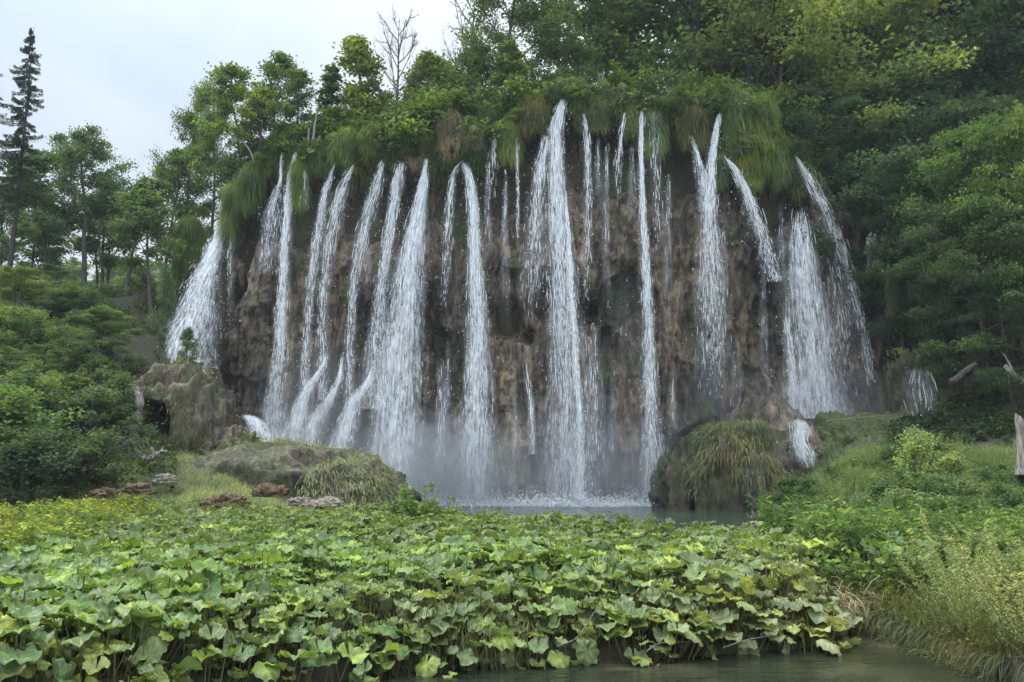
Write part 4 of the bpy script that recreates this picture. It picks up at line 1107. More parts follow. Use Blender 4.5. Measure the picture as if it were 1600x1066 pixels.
# wood behind the named trees (top right), and on the left slope
for i in range(13):
    px = R_.uniform(1000, 1700); Y = R_.uniform(78, 100)
    place(R_.choice(broad + layered), px, Y, R_.uniform(-120, 10), R_.choice([DK, DKB, MD]), 'dark broadleaf tree deep in the wood above the right half of the falls', group='trees deep in the wood above the falls', rng=R_)
for i in range(10):
    px = R_.uniform(1250, 1650); Y = R_.uniform(62, 74)
    place(R_.choice(layered), px, Y, R_.uniform(120, 220), DKB, 'low shaded tree filling the dark understorey at right', group='understorey trees at right', rng=R_, wide=.9)
for i in range(12):
    px = R_.uniform(380, 790); Y = R_.uniform(66, 74)
    place(R_.choice(bush), px, Y, R_.uniform(165, 200), R_.choice([DK, MD, GR]), 'dark bush in the row behind the lip of the left half of the falls', 'bush', 'bushes behind the left lip', R_, wide=1.3)
for row, Y0 in enumerate((63, 58, 53, 48, 43.5)):
    for px in range(-70, (180, 165, 160, 140, 105)[row], 34):
        px_ = px + R_.uniform(-16, 16) + row * 9; Y = Y0 + R_.uniform(-2, 2)
        top = (420, 450, 480, 525, 580)[row] + np.interp(px_, [-70, 0, 120, 240], [-15, -10, 0, 25]) + R_.uniform(-22, 22)
        place(R_.choice(layered + bush), px_, Y, top, R_.choice([GR, (.065, .105, .05), MD, (.1, .15, .06), (.12, .16, .06)]), 'misty green tree in the thicket on the left slope', group='trees of the thicket on the left slope', rng=R_, wide=1.25)
for i in range(9):
    px = R_.uniform(-40, 260); Y = R_.uniform(66, 88)
    place(R_.choice(slim), px, Y, R_.uniform(260, 340), R_.choice([GR, MD]), 'airy tree among the trunks below the spruces', group='airy trees on the left ridge', rng=R_, wide=1.0)
# named growth on the left slope
for px, Y, top, c, lab, pr, wd_ in [
 (258, 54, 400, GR, 'dark-stemmed tree at the left side of the far left fan', slim[1], .45),
 (300, 51.5, 500, (.08, .12, .06), 'small twiggy tree leaning over the white chute', slim[2], .6),
 (222, 53.5, 545, GR, 'bush at the top left of the cave mound', bush[0], 1.0),
 (178, 46, 570, (.07, .1, .055), 'large bush with drooping sprays left of the pale dead trunk', bush[1], 1.1),
 (140, 44, 600, (.075, .11, .06), 'broad misty bush in the middle of the left thicket foot', bush[2], 1.5),
 (60, 42, 610, (.06, .1, .05), 'dark bush at the foot of the left thicket', bush[0], 1.5),
 (95, 37, 665, (.055, .085, .045), 'low dark bush with bare twigs right of the brighter green one', bush[2], 1.4),
 (35, 35, 655, (.05, .08, .045), 'low dark bush beneath the brighter green one', bush[1], 1.4),
 (150, 39, 650, (.055, .08, .05), 'greyish twiggy bush left of the tangled roots', bush[0], 1.2),
 (-10, 38, 585, (.085, .135, .05), 'brighter green bush at the left edge below the thicket', bush[1], 1.4),
 (30, 55, 405, (.12, .15, .05), 'yellow-green tree at the left edge half way up', layered[0], 1.0),
 (200, 75, 455, (.24, .24, .1), 'pale yellow bush glowing through the thicket', bush[1], 1.0)]:
    place(pr, px, Y, top, c, lab, 'bush' if pr in bush else 'tree', wide=wd_)
# distant wooded ridge behind the left trees
for i in range(24):
    px = R_.uniform(80, 420); Y = R_.uniform(120, 170)
    place(R_.choice(broad), px, Y, R_.uniform(370, 440), R_.choice([MD, GR, LT]), 'distant tree on the far ridge seen between the left trunks', group='trees on the far ridge', rng=R_)

for lb_, its_ in FILL.items():
    if len(its_) > 1: label_columns(its_, ' '.join(lb_.split()[:3 if 'misty' in lb_ or 'airy' in lb_ else 4]).replace(' deep', '').replace(' filling', '').replace(' in', ''), 'counting into the distance')

# bushes and leaves along the lip
LB = [(375, 225), (408, 222), (445, 212), (480, 196), (520, 190), (556, 172), (592, 170), (628, 160), (664, 150), (700, 150), (736, 150), (770, 130), (806, 122), (842, 118), (880, 112),
      (918, 110), (955, 118), (992, 120), (1030, 122), (1066, 128), (1104, 130), (1142, 122), (1178, 128), (1212, 168), (1240, 200), (1275, 215), (1310, 270)]
lab_l = ['dark leafed', 'grey-green', 'small-leafed', 'rounded', 'spreading', 'fresh green']
refs = ['above the far left fan', 'above the forked fall, left side', 'above the forked fall, right side', 'left of the ivy-wrapped trunk foot', 'right of the ivy-wrapped trunk foot', 'below the oval yellow-green tree', 'left of the bare tree foot', 'right of the bare tree foot', 'above the widest fall', 'above the pinkish-brown dry clump', 'right of the pinkish-brown dry clump', 'above the bright hanging grass tongue, left side', 'under the young pointed tree', 'above the hollow left of the tallest fall', 'right above the start of the tallest fall', 'right of the start of the tallest fall', 'between the tallest fall and the round tuft', 'above the start of the white cord', 'right of the start of the white cord', 'above the brown-tinged tuft', 'left of the Y-shaped fall top', 'right of the Y-shaped fall top', 'on top of the large grass curtain', 'at the right shoulder of the large grass curtain', 'above the far right jet, left side', 'above the far right jet, right side', 'below the dark wood beside the far right jet']
for i, (px, top) in enumerate(LB):
    x = P(px, top, 61)[0]
    Y = float(lip_y(x)) + (3.2 if px < 760 else 2.6)
    c = R_.choice([DK, MD, (.06, .1, .035), (.08, .125, .04)])
    place(bush[i % 3], px, Y, top, c, 'bush on the cliff lip ' + refs[i], 'bush', 'bushes on the cliff lip', R_, wide=1.15, zbase=float(ground(x, Y + 1.5)) - .9)

# ------------------------------------------------------------------ butterbur (broad leaves on stalks)
def make_butterbur(seed, nleaf=21, spread=.7, hmin=.12, hmax=.98, rl=.152):
    rng = np.random.default_rng(seed)
    root = empty('butterbur_plant'); lf = MB(); stk = MB()
    for i in range(nleaf):
        az = i * 2.4 + rng.uniform(-.4, .4); rad = spread * math.sqrt((i + .5) / nleaf) * rng.uniform(.8, 1.2)
        h = hmax - (hmax - hmin) * (rad / spread) * rng.uniform(.5, 1.1)
        top = np.array([cos(az) * rad, sin(az) * rad, h])
        R = rl * rng.uniform(.5, 1.4)
        # leaf sheet
        rf = np.array([.04, .3, .55, .78, .92, 1.0]); ns = 26
        th = np.linspace(-pi * .94, pi * .94, ns)
        edge = 1 + .05 * np.sin(9 * th + rng.uniform(0, 6)) + .04 * rng.normal(size=ns) + .1 * np.cos(th)
        fold = rng.uniform(.05, .2); cup = rng.uniform(-.1, .75); ph = rng.uniform(0, 6)
        rr, tt_ = np.meshgrid(rf, th, indexing='ij'); ed = np.broadcast_to(edge, rr.shape)
        rad_ = rr * (1 + (ed - 1) * rr ** 2) * R
        z = R * (cup * rr ** 1.5 + fold * rr ** 1.4 * np.sin(3 * tt_ + ph) + .11 * rr * np.cos(9 * tt_) + .1 * rr ** 3 * np.sin(5 * tt_ + 2 * ph)) - R * rng.uniform(0, .35) * rr ** 3 + R * .06 * rng.normal(size=rr.shape) * rr
        V = np.stack([rad_ * np.cos(tt_), rad_ * np.sin(tt_), z], -1).reshape(-1, 3)
        # tilt outward
        tl = rng.normal(.28, .4) * (.4 + rad / spread); ta = az + rng.normal(0, .6)
        n_ = np.array([cos(ta) * sin(tl), sin(ta) * sin(tl), cos(tl)])
        ax = np.array([cos(ta), sin(ta), 0]); ax = nrm(ax - n_ * (ax @ n_)); sd_ = np.cross(n_, ax)
        V = top + V[:, :1] * ax + V[:, 1:2] * sd_ + V[:, 2:] * n_
        uv = np.stack([(tt_ / (2 * pi)) + .5, rr], -1).reshape(-1, 2)
        a, b = np.meshgrid(np.arange(len(rf) - 1), np.arange(ns - 1), indexing='ij')
        q = a * ns + b
        tn = rng.choice([.05, .2, .35, .5, .65, .95], p=[.15, .2, .25, .15, .12, .13])
        lf.add(V, np.stack([q, q + 1, q + ns + 1, q + ns], -1).reshape(-1, 4), tn, uv)
        p0 = np.array([cos(az) * rad * .35, sin(az) * rad * .35, -.25])
        q_ = np.linspace(0, 1, 5)[:, None]
        S = p0 * (1 - q_) + top * q_ + np.array([cos(az), sin(az), 0]) * (np.sin(q_ * pi) * .04)
        tube(stk, S, .009, 5, cap=False)
    stk.build('stalks', M['stalk'], root)
    lf.build('leaves', M['broad_leaf'], root, True)
    return {'root': root, 'parts': list(root.children), 'H': hmax}
burr = [make_butterbur(600 + i) for i in range(10)]
rb = np.random.default_rng(77)
# spots on the bank, nearest first
cand = []
yy = 4.0
GRIDS = []
y = 4.5
while y < 34:
    st = .54 + (y - 5) * .012
    x = -26.0
    while x < 9:
        GRIDS.append((x + rb.uniform(-.3, .3), y + rb.uniform(-.3, .3))); x += st
    y += st * .85
rear_allow = tab([(0, 25), (120, 26), (300, 30), (420, 31), (560, 33), (640, 31), (720, 28.5), (800, 27), (900, 26), (960, 23.8), (1000, 21.5), (1050, 22), (1120, 23), (1180, 22), (1230, 19), (1290, 16), (1310, 13)])
for x, y in GRIDS:
    if y < FRONT(x) + .15: continue
    q = x / y * F_PX * 1.0 + 800
    if q < -120 or q > 1262: continue
    if y > rear_allow(q): continue
    # herb thicket at the left edge instead
    if q < np.interp(y, [8, 12, 20, 30], [-400, -60, 110, 230]): continue
    cand.append((x, y, q))
for x in np.arange(-4.8, 4.9, .3):                        # low plants spilling over the bank edge
    y = float(FRONT(x)) + rb.uniform(.0, .25); cand.append((x, y, x / y * F_PX + 800))
cand.sort(key=lambda c: c[1])
print('butterbur spots', len(cand))
NB = 300
def burr_color(x, y, q):
    wither = np.clip((q - 760) / 450, 0, 1) * np.clip((19 - y) / 7, .15, 1) * rb.uniform(.4, 1.1)
    a = np.array([.112, .172, .062]) * rb.uniform(.85, 1.2) * np.array([1, 1, rb.uniform(.8, 1.3)])
    b = np.array([.21, .215, .135])
    if y - FRONT(x) < 1.4: wither = max(wither, rb.uniform(0, .5)); 
    return tuple(a * (1 - wither) + b * wither)
burr_items = []
rest = MB(); n_done = 0
for i, (x, y, q) in enumerate(cand):
    edge_d = y - FRONT(x)
    z = float(ground(x, y)) + .4 * float(fbm(x * .45, y * .45, 0, 2, 33) - .5); low = (.5 if edge_d < .26 else .22) * math.exp(-(edge_d / .6) ** 2)
    s_ = rb.uniform(.68, 1.02)
    c = burr_color(x, y, q)
    pr = burr[rb.integers(0, len(burr))]
    if n_done < NB:
        near_edge = edge_d < 1.0
        wither = c[2] > .12
        lab = ('grey withered butterbur plant at the water edge of the bank' if near_edge and wither else 'green butterbur plant at the water edge of the bank' if near_edge
               else 'dull greyish butterbur plant inside the leafy bank' if wither else 'fresh green butterbur plant inside the leafy bank')
        grp = ('withered butterbur at the water edge' if near_edge and wither else 'green butterbur at the water edge' if near_edge else 'greyish butterbur inside the bank' if wither else 'green butterbur inside the bank')
        o = dup(pr, (x, y, max(z, .2) - low + .08), rb.uniform(0, 6.28), s_, c, tilt=(rb.uniform(0, .35) if near_edge else rb.normal(0, .06), rb.normal(0, .06)))
        tag(o, lab, 'plant', grp); n_done += 1; o['look'] = 'withered grey butterbur' if wither else 'green butterbur'; burr_items.append((o, q, y))
    else:
        for part in pr['parts']:
            if part.name.startswith('stalks'): continue
            me = part.data; nv_ = len(me.vertices)
            co = np.empty(nv_ * 3, np.float32); me.vertices.foreach_get('co', co); co = co.reshape(-1, 3)
            tn = np.empty(nv_, np.float32); me.attributes['tint'].data.foreach_get('value', tn)
            lp = np.empty(len(me.loops), np.int32); me.loops.foreach_get('vertex_index', lp); F = lp.reshape(-1, 4)
            uvl = np.empty(len(me.loops) * 2, np.float32); me.uv_layers[0].data.foreach_get('uv', uvl); UVv = np.zeros((nv_, 2)); UVv[lp] = uvl.reshape(-1, 2)
            a = rb.uniform(0, 6.28); Rm = np.array([[cos(a), -sin(a), 0], [sin(a), cos(a), 0], [0, 0, 1]])
            rest.add(co @ Rm.T * s_ + np.array([x, y, z]), F, np.clip(tn + rb.uniform(-.1, .1), 0, 1), UVv)
if rest.n:
    o = rest.build('butterbur_growth', M['broad_leaf'], smooth_=True); o.color = (.125, .175, .058, 1)
    tag(o, 'farther mass of butterbur leaves on the bank in front of the pool', 'plants', None, 'stuff')
label_columns(burr_items, 'butterbur')
# butterbur leaves on the lip of the falls
lipb = []
for i, (px, py) in enumerate([(618, 190), (640, 178), (662, 170), (690, 172), (600, 205), (728, 190), (742, 200), (855, 140), (872, 132), (893, 128), (905, 142), (940, 135), (962, 140), (985, 150), (1012, 158), (1035, 160), (1050, 150), (1075, 152), (1100, 150), (1120, 158), (520, 215), (495, 235)]):
    p = P(px, py, 59.6); Y = float(lip_y(p[0])) - .1; p = P(px, py, Y)
    o = dup(burr[i % 10], (p[0], Y, p[2] - .9), rb.uniform(0, 6.28), 1.5, (.12, .165, .07), tilt=(.35, 0))
    tag(o, 'x', 'plant', 'butterbur plants on the cliff lip'); lipb.append((o, px, py))
label_columns([(a_, b_, -c_) for a_, b_, c_ in lipb], 'broad-leaved plant on the cliff lip', 'above the edge')

# ------------------------------------------------------------------ herbs
def make_herb(name, seed, H=1.0, stems=7, spread=.35, nl=26, L=.13, Wd=.035, mat='leaf_soft', flower=0):
    rng = np.random.default_rng(seed)
    root = empty(name); sm = MB(); lf = MB()
    for i in range(stems):
        az = rng.uniform(0, 6.28); r0 = rng.uniform(0, spread * .4); h = H * rng.uniform(.6, 1.05)
        q = np.linspace(0, 1, 6)
        r1 = spread * rng.uniform(.3, 1)
        S = np.stack([cos(az) * (r0 + r1 * q ** 1.5), sin(az) * (r0 + r1 * q ** 1.5), q * h - .05], 1) + np.cumsum(rng.normal(0, .012, (6, 3)), 0)
        tube(sm, S, np.linspace(.006, .002, 6), 4, cap=False)
        g_ = rng.uniform(.15, 1, nl) ** .8
        c = np.stack([np.interp(g_, q, S[:, a]) for a in range(3)], 1)
        a2 = rng.uniform(0, 6.28, nl)
        ax = np.stack([np.cos(a2), np.sin(a2), rng.uniform(-.3, .6, nl)], 1)
        c = c + ax * L * .55
        leaves(lf, c, rng, L, Wd, up=.6, shape='hex', axis=ax)
        if flower:
            nf_ = flower
            c = S[-1] + rng.normal(0, .05, (nf_, 3)) * [1, 1, .5]
            leaves(lf, c, rng, .04, .03, up=.4, tint=np.full(nf_, 1.0))
    sm.build('stems', M['stalk'], root); lf.build('foliage', M[mat], root)
    return {'root': root, 'parts': list(root.children), 'H': H}
herbA = [make_herb('herb_plant', 700 + i, H=1.15, stems=12, spread=.5, nl=34, L=.15, Wd=.04) for i in range(4)]
herbB = [make_herb('leafy_herb', 720 + i, H=.85, stems=14, spread=.5, nl=30, L=.11, Wd=.06) for i in range(4)]
fine = [make_herb('fine_shrub', 740 + i, H=1.5, stems=34, spread=.75, nl=130, L=.055, Wd=.012) for i in range(3)]
def scatter(protos, n, qr, yr, cols, label, grp, sc=(.8, 1.25), ok=None, cat='plant', seed=1):
    r = np.random.default_rng(seed); k = 0; tries = 0; its = []
    while k < n and tries < n * 30:
        tries += 1
        q = r.uniform(*qr); y = yr[0] + (yr[1] - yr[0]) * r.uniform() ** .8; x = (q - 800) / F_PX * y
        if y < FRONT(x) + .1: continue
        z = float(ground(x, y))
        if z < .05: continue
        if ok and not ok(q, y): continue
        pr = protos[r.integers(0, len(protos))]; c = cols[r.integers(0, len(cols))]
        o = dup(pr, (x, y, z - .05), r.uniform(0, 6.28), r.uniform(*sc), c, tilt=(r.normal(0, .08), r.normal(0, .08)))
        tag(o, label, cat, grp); k += 1; its.append((o, q, y))
    label_columns(its, label)
HY, HG, HD, HP = (.2, .22, .065), (.11, .165, .06), (.07, .115, .05), (.16, .2, .11)
scatter(herbA, 110, (-120, 260), (9, 31), [HY, HG, HY, (.14, .17, .05)], 'yellowish narrow-leaved herb', 'herbs at the left end of the bank',
        ok=lambda q, y: q < np.interp(y, [8, 12, 20, 30], [-300, -40, 140, 270]), seed=2)
scatter(herbA + herbB, 240, (1180, 1700), (14, 27), [HG, (.12, .165, .06), HD, HG], 'dense green thicket herb', 'herbs of the right bank thicket', sc=(.9, 1.4), ok=lambda q, y: q > np.interp(y, [12, 16, 20, 27], [1290, 1270, 1215, 1190]), seed=3)
scatter(herbB + herbA, 45, (1260, 1700), (13.2, 16.5), [HG, HD, (.11, .14, .05)], 'short green waterside herb', 'herbs at the right water edge', sc=(.7, 1.1), seed=13)
scatter(fine + herbB, 190, (1180, 1700), (27, 41), [HP, HG, (.15, .18, .08), HP, (.13, .18, .07)], 'pale slope herb', 'pale herbs on the right slope', sc=(.6, 1.05), seed=4, ok=lambda q, y: not (1205 < q < 1305 and y > 34))
scatter(herbA + herbB, 46, (100, 1100), (14, 28), [HG, (.13, .17, .05), HD], 'thin herb among butterbur', 'herbs among the butterbur', sc=(.8, 1.05), ok=lambda q, y: y < rear_allow(q), seed=5)
scatter(herbB, 60, (250, 620), (29, 36), [HG, (.14, .17, .07), HP], 'low slope-foot herb', 'herbs at the foot of the left slope', sc=(.5, .9), seed=6)
for px, y, s_, lab in [(648, 27, 1.6, 'branching green herb sticking up before the pool left of centre'), (690, 28, 1.2, 'feathery herb with a tilted tip against the white mist'), (765, 26.5, .9, 'single curled green shoot against the pool edge')]:
    x = (px - 800) / F_PX * y
    tag(dup(herbB[0], (x, y, float(ground(x, y))), 1.0, s_ * 1.2, HG), lab, 'plant')
for i in range(18):
    q = R_.uniform(1480, 1690); y = R_.uniform(53, 60); top = 600 - (y - 47) * 9 + R_.uniform(-25, 20)
    t_ = P(q, top, y); g_ = float(ground(t_[0], y))
    if t_[2] - g_ < 1.2 or t_[2] - g_ > 6: t_[2] = g_ + R_.uniform(1.5, 3.5)
    s_ = (t_[2] - g_) / 5
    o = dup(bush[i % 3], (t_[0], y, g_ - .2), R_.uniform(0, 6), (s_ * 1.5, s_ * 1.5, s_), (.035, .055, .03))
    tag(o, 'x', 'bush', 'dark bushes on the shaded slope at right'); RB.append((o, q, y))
label_columns(RB, 'dark slope bush', 'up the shaded slope')
# yellow fine-leaved shrub near the camera at the right
for i, (x, y, s_, lab) in enumerate([(6.25, 10.3, 1.0, 'feathery pale yellow shrub at the right, nearest to the water'), (6.15, 9.0, .75, 'small pale yellow shrub low in the right corner'), (6.7, 9.2, .95, 'pale yellow shrub cut by the right edge of the photo'), (7.4, 11.6, 1.1, 'yellow-green fine shrub behind the pale yellow ones'), (6.2, 8.2, .6, 'wispy greyish shrub in the bottom right corner'), (6.0, 11.4, .8, 'pale feathery shrub leaning over the right bank edge'), (6.5, 12.6, 1.0, 'yellowish feathery shrub behind the one leaning over the bank')]):
    tag(dup(fine[i % 3], (x, y, max(float(ground(x, y)), .0)), i * 1.3, s_, (.3, .3, .17) if i < 3 else (.22, .25, .14)), lab, 'shrub')
rbx = []
for i in range(9):
    q = R_.uniform(1290, 1540); y = R_.uniform(14, 19); x = (q - 800) / F_PX * y
    if y < FRONT(x) + .1: continue
    o = dup(burr[i % 10], (x, y, float(ground(x, y)) + .1), R_.uniform(0, 6), 1.0, (.09, .14, .06), tilt=(.3, 0)); tag(o, 'x', 'plant', 'butterbur among the right thicket'); rbx.append((o, q, y))
label_columns(rbx, 'butterbur among right thicket herbs')
for i in range(14):
    q = R_.uniform(1250, 1640); y = R_.uniform(22, 38); x = (q - 800) / F_PX * y; s_ = R_.uniform(.28, .42)
    o = dup(bush[i % 3], (x, y, float(ground(x, y)) - .1), R_.uniform(0, 6), (s_ * 1.3, s_ * 1.3, s_), [(.05, .085, .04), (.08, .13, .06), (.11, .15, .08)][i % 3]); tag(o, 'x', 'bush', 'low bushes on the right bank'); rbz.append((o, q, y))
label_columns(rbz, 'low bush on the right bank')
# undergrowth on the shaded slopes
def undergrowth(label, n, qr, yr, color, zr, L=.3, seed=1):
    r_ = np.random.default_rng(seed); q = r_.uniform(*qr, n); y = r_.uniform(*yr, n); x = (q - 800) / F_PX * y; z = ground(x, y)
    k_ = (z > zr[0]) & (z < zr[1]) & (fbm(x * .5, y * .5, 0, 3, seed) > .44); x, y, z = x[k_], y[k_], z[k_]
    mb = MB(); leaves(mb, np.stack([x, y, z + r_.uniform(0, .6, len(x))], 1), r_, L, L * .6, up=.4)
    o = mb.build('undergrowth', M['leaf']); o.color = (*color, 1); tag(o, label, 'undergrowth', None, 'stuff')
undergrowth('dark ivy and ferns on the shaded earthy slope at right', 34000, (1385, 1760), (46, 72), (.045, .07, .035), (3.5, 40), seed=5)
undergrowth('low leafy growth under the trees of the left slope', 26000, (-120, 280), (38, 80), (.07, .1, .045), (1.2, 40), seed=6)
# yellow-green little trees on the right bank

sap = [make_tree('sapling', 800 + i, H=3.4, R=1.3, base=.12, n=2600, leaf=.13, tr=.05, limbs=20, clump=.36, rise=.7, mat='leaf_soft', multi=2) for i in range(2)]
for i, (px, Y, top, c, lab) in enumerate([(1432, 30, 642, (.2, .25, .1), 'upright yellow-green sapling standing above the right bank'), (1476, 31, 678, (.18, .22, .08), 'shorter sapling touching the upright one on its right'),
        (1560, 29, 735, (.1, .15, .06), 'green bushy sapling below the grey stump'), (1510, 33, 740, (.13, .17, .07), 'low sapling between the yellow-green one and the stump'), (1330, 36, 765, (.2, .18, .1), 'pinkish-flowered low shrub left of the upright sapling'),
        (1355, 33, 728, (.11, .17, .08), 'feathery green shrub left of the upright sapling'), (1395, 28, 735, (.09, .15, .065), 'round green shrub in front of the upright sapling'),
        (1300, 27, 765, (.12, .17, .08), 'low green shrub beside the grassy pool mound'), (1545, 26, 760, (.1, .155, .07), 'tall green shrub in front of the grey stump'), (1480, 24, 778, (.08, .13, .055), 'dark leafy shrub in the middle of the right thicket'), (1590, 22, 790, (.1, .15, .065), 'green shrub at the right edge above the pale feathery ones'),
        (1510, 45, 668, (.05, .09, .05), 'dark green bush beneath the earthy slope at right'), (1570, 45, 672, (.06, .1, .05), 'dark green bush left of the grey stump')]):
    place(sap[i % 2], px, Y, top, c, lab, 'shrub', wide=.8 if i < 2 else 1.2, rng=R_)

# ------------------------------------------------------------------ grass (stuff)
rgz = np.random.default_rng(21)
def grass_patch(name, label, n, qr, yr, L, Wd, color, ok=None, droop=.5, zoff=0):
    q = rgz.uniform(*qr, n * 2); y = rgz.uniform(*yr, n * 2); x = (q - 800) / F_PX * y
    z = ground(x, y)
    k = (z > .02) & (y > FRONT(x))
    if ok is not None: k &= ok(q, y, x, z)
    x, y, z = x[k][:n], y[k][:n], z[k][:n]
    R = np.stack([x, y, z + zoff], 1)
    D = rgz.normal(0, .35, R.shape) + [0, 0, 1.0]
    tn = np.clip(fbm(x * .5, y * .5, 0, 3, 4) * 1.4 - .2 + rgz.uniform(-.25, .25, len(x)), 0, 1)
    mb = MB(); blades(mb, R, D, L, Wd, rgz, droop=droop, seg=3, tint=tn)
    o = mb.build(name, M['grass']); o.color = (*color, 1); tag(o, label, 'grass', None, 'stuff')
grass_patch('slope_grass', 'pale tussocky grass on the slope left of the pool', 46000, (60, 640), (31, 52), .34, .028, (.27, .31, .16))
grass_patch('slope_grass', 'grass on the slope below the right-hand falls', 30000, (1180, 1720), (27, 52), .5, .035, (.17, .23, .12), ok=lambda q, y, x, z: z < 3.4 + 0 * q)
grass_patch('bank_grass', 'grass under the butterbur on the bank', 26000, (-150, 1330), (5, 30), .35, .012, (.08, .1, .035))
grass_patch('bank_grass', 'grass on the right bank', 16000, (1250, 1720), (8, 27), .5, .015, (.12, .14, .05))
# long grass drooping over the bank edge into the stream
n = 9000
x = rgz.uniform(-4.6, 6.2, n); y = FRONT(x) + rgz.normal(.12, .16, n); z = np.maximum(ground(x, y), .02) + rgz.uniform(0, .25, n)
cl = fbm(x * 1.6, 0, 0, 3, 9) > .53
x, y, z = x[cl], y[cl], z[cl]
mb = MB(); blades(mb, np.stack([x, y, z], 1), np.stack([rgz.normal(0, .4, len(x)), -rgz.uniform(.3, 1, len(x)), rgz.uniform(.2, 1.2, len(x))], 1), .55, .011, rgz, droop=1.5, seg=4)
o = mb.build('edge_grass', M['grass']); o.color = (.10, .105, .05, 1); tag(o, 'long grass drooping from the bank edge towards the stream', 'grass', None, 'stuff')
# growth along the steep edge of the right bank
pl = np.array([(5.15, 13.95), (5.6, 13.2), (5.9, 10.6), (6.2, 8.2), (6.7, 6.5)]); sl = np.concatenate([[0], np.cumsum(np.hypot(*np.diff(pl, axis=0).T))])
tt_ = rgz.uniform(0, sl[-1], 6000); x = np.interp(tt_, sl, pl[:, 0]) + rgz.normal(.1, .14, 6000); y = np.interp(tt_, sl, pl[:, 1]) + rgz.normal(0, .1, 6000); z = np.maximum(ground(x, y), .0)
k_ = fbm(x * 3, y * 3, 0, 3, 12) > .42; x, y, z = x[k_], y[k_], z[k_]
mb = MB(); blades(mb, np.stack([x, y, z], 1), np.stack([-rgz.uniform(.1, 1.2, len(x)), rgz.normal(-.1, .4, len(x)), rgz.uniform(.1, 1.2, len(x))], 1), .5, .011, rgz, droop=1.3, seg=4)
leaves(mb, np.stack([x, y, z + .1], 1)[::2] + rgz.normal(0, .12, (len(x[::2]), 3)), rgz, .07, .035, up=.4)
o = mb.build('edge_grass', M['grass']); o.color = (.12, .13, .07, 1); tag(o, 'grass and weeds drooping over the edge of the right bank', 'grass', None, 'stuff')
# dry stalks under the leaves at the bank edge
n = 900
x = rgz.uniform(-4.4, 6.2, n); y = FRONT(x) + rgz.uniform(-.1, .5, n); z = np.maximum(ground(x, y), 0) - .05
mb = MB(); blades(mb, np.stack([x, y, z], 1), np.stack([rgz.normal(0, .25, n), rgz.normal(-.15, .2, n), np.ones(n)], 1), .7, .012, rgz, droop=.1, seg=2)
o = mb.build('dry_stalks', M['grass']); o.color = (.085, .07, .05, 1); tag(o, 'dry upright stalks under the leaves along the bank edge', 'stalks', None, 'stuff')
# dead twigs in the small cove of the right bank
mb = MB(); n = 500
c0 = np.array([4.95, 13.7, .45]); rt = c0 + rgz.normal(0, 1, (n, 3)) * [.42, .25, .12]
blades(mb, rt, np.stack([rgz.normal(0, .8, n), -rgz.uniform(.2, 1, n), rgz.normal(.1, .5, n)], 1), .6, .014, rgz, droop=.8, seg=4)
o = mb.build('dead_twigs', M['grass']); o.color = (.3, .27, .24, 1); tag(o, 'heap of grey dead twigs in the small cove of the bank', 'twigs', None, 'stuff')

# ------------------------------------------------------------------ dead wood
def wood(name, label, cat, paths, mat='dead_wood', group=None):
    mb = MB(); first = np.array(paths[0][0][0], float)
    for pts, r in paths:
        pts = np.array(pts, float) - first; r = np.array(r, float)
        k_ = np.arange(len(pts)); kk = np.linspace(0, len(pts) - 1, 6 * len(pts))
        if len(pts) > 2:                                    # bend smoothly, with small knots
            q_ = np.stack([np.interp(kk, k_, pts[:, a]) for a in range(3)], 1)
            for _ in range(8): q_[1:-1] = (q_[:-2] + q_[2:] + 2 * q_[1:-1]) / 4
        else: q_ = np.stack([np.interp(kk, k_, pts[:, a]) for a in range(3)], 1)
        rk = np.interp(kk, k_, r)
        wob_ = (np.stack([fbm(kk * 1.7 + 9 * a, first[0], first[2], 2, 5 + a) for a in range(3)], 1) - .5) * (rk.mean() * 1.8)
        wob_ -= wob_[0]
        tube(mb, q_ + wob_, rk * (.8 + .5 * fbm(kk * 2.1, 3, first[0], 2, 8)), 9)
    o = mb.build(name, M[mat], smooth_=True, loc=first)
    tag(o, label, cat, group); return o
def pp(px, py, Y): return tuple(P(px, py, Y))
wood('driftwood_branch', 'dark curved branch standing in the pool edge right of centre', 'branch', [([pp(1174, 845, 20.5), pp(1179, 815, 20.5), pp(1179, 797, 20.5), pp(1174, 781, 20.5), pp(1167, 770, 20.5)], [.075, .07, .06, .05, .03])], 'bark')
wood('fallen_log', 'brown fallen log on the earthy slope at right', 'log', [([pp(1484, 598, 48.6), pp(1500, 588, 48.6), pp(1524, 568, 48.6)], [.17, .19, .15])], 'bark')
wood('fallen_branch', 'pale forked branch on the slope at the right edge', 'branch', [([pp(1570, 572, 47), pp(1585, 588, 46.5), pp(1612, 606, 46)], [.12, .1, .08]), ([pp(1585, 588, 46.5), pp(1578, 570, 46.5), pp(1566, 552, 46.5)], [.07, .05, .02])])
wood('ledge_branch', 'thin pale branch lying along the mossy ledge at right', 'branch', [([pp(1290, 658, 50), pp(1350, 652, 50), pp(1412, 648, 50)], [.035, .04, .02]), ([pp(1362, 655, 50), pp(1356, 642, 50)], [.025, .015])], 'grey_wood')
wood('leaning_twig', 'thin dark twig leaning out of the herbs left of the sapling', 'twig', [([pp(1300, 742, 32), pp(1292, 725, 32), pp(1287, 712, 32)], [.03, .025, .015])], 'bark')
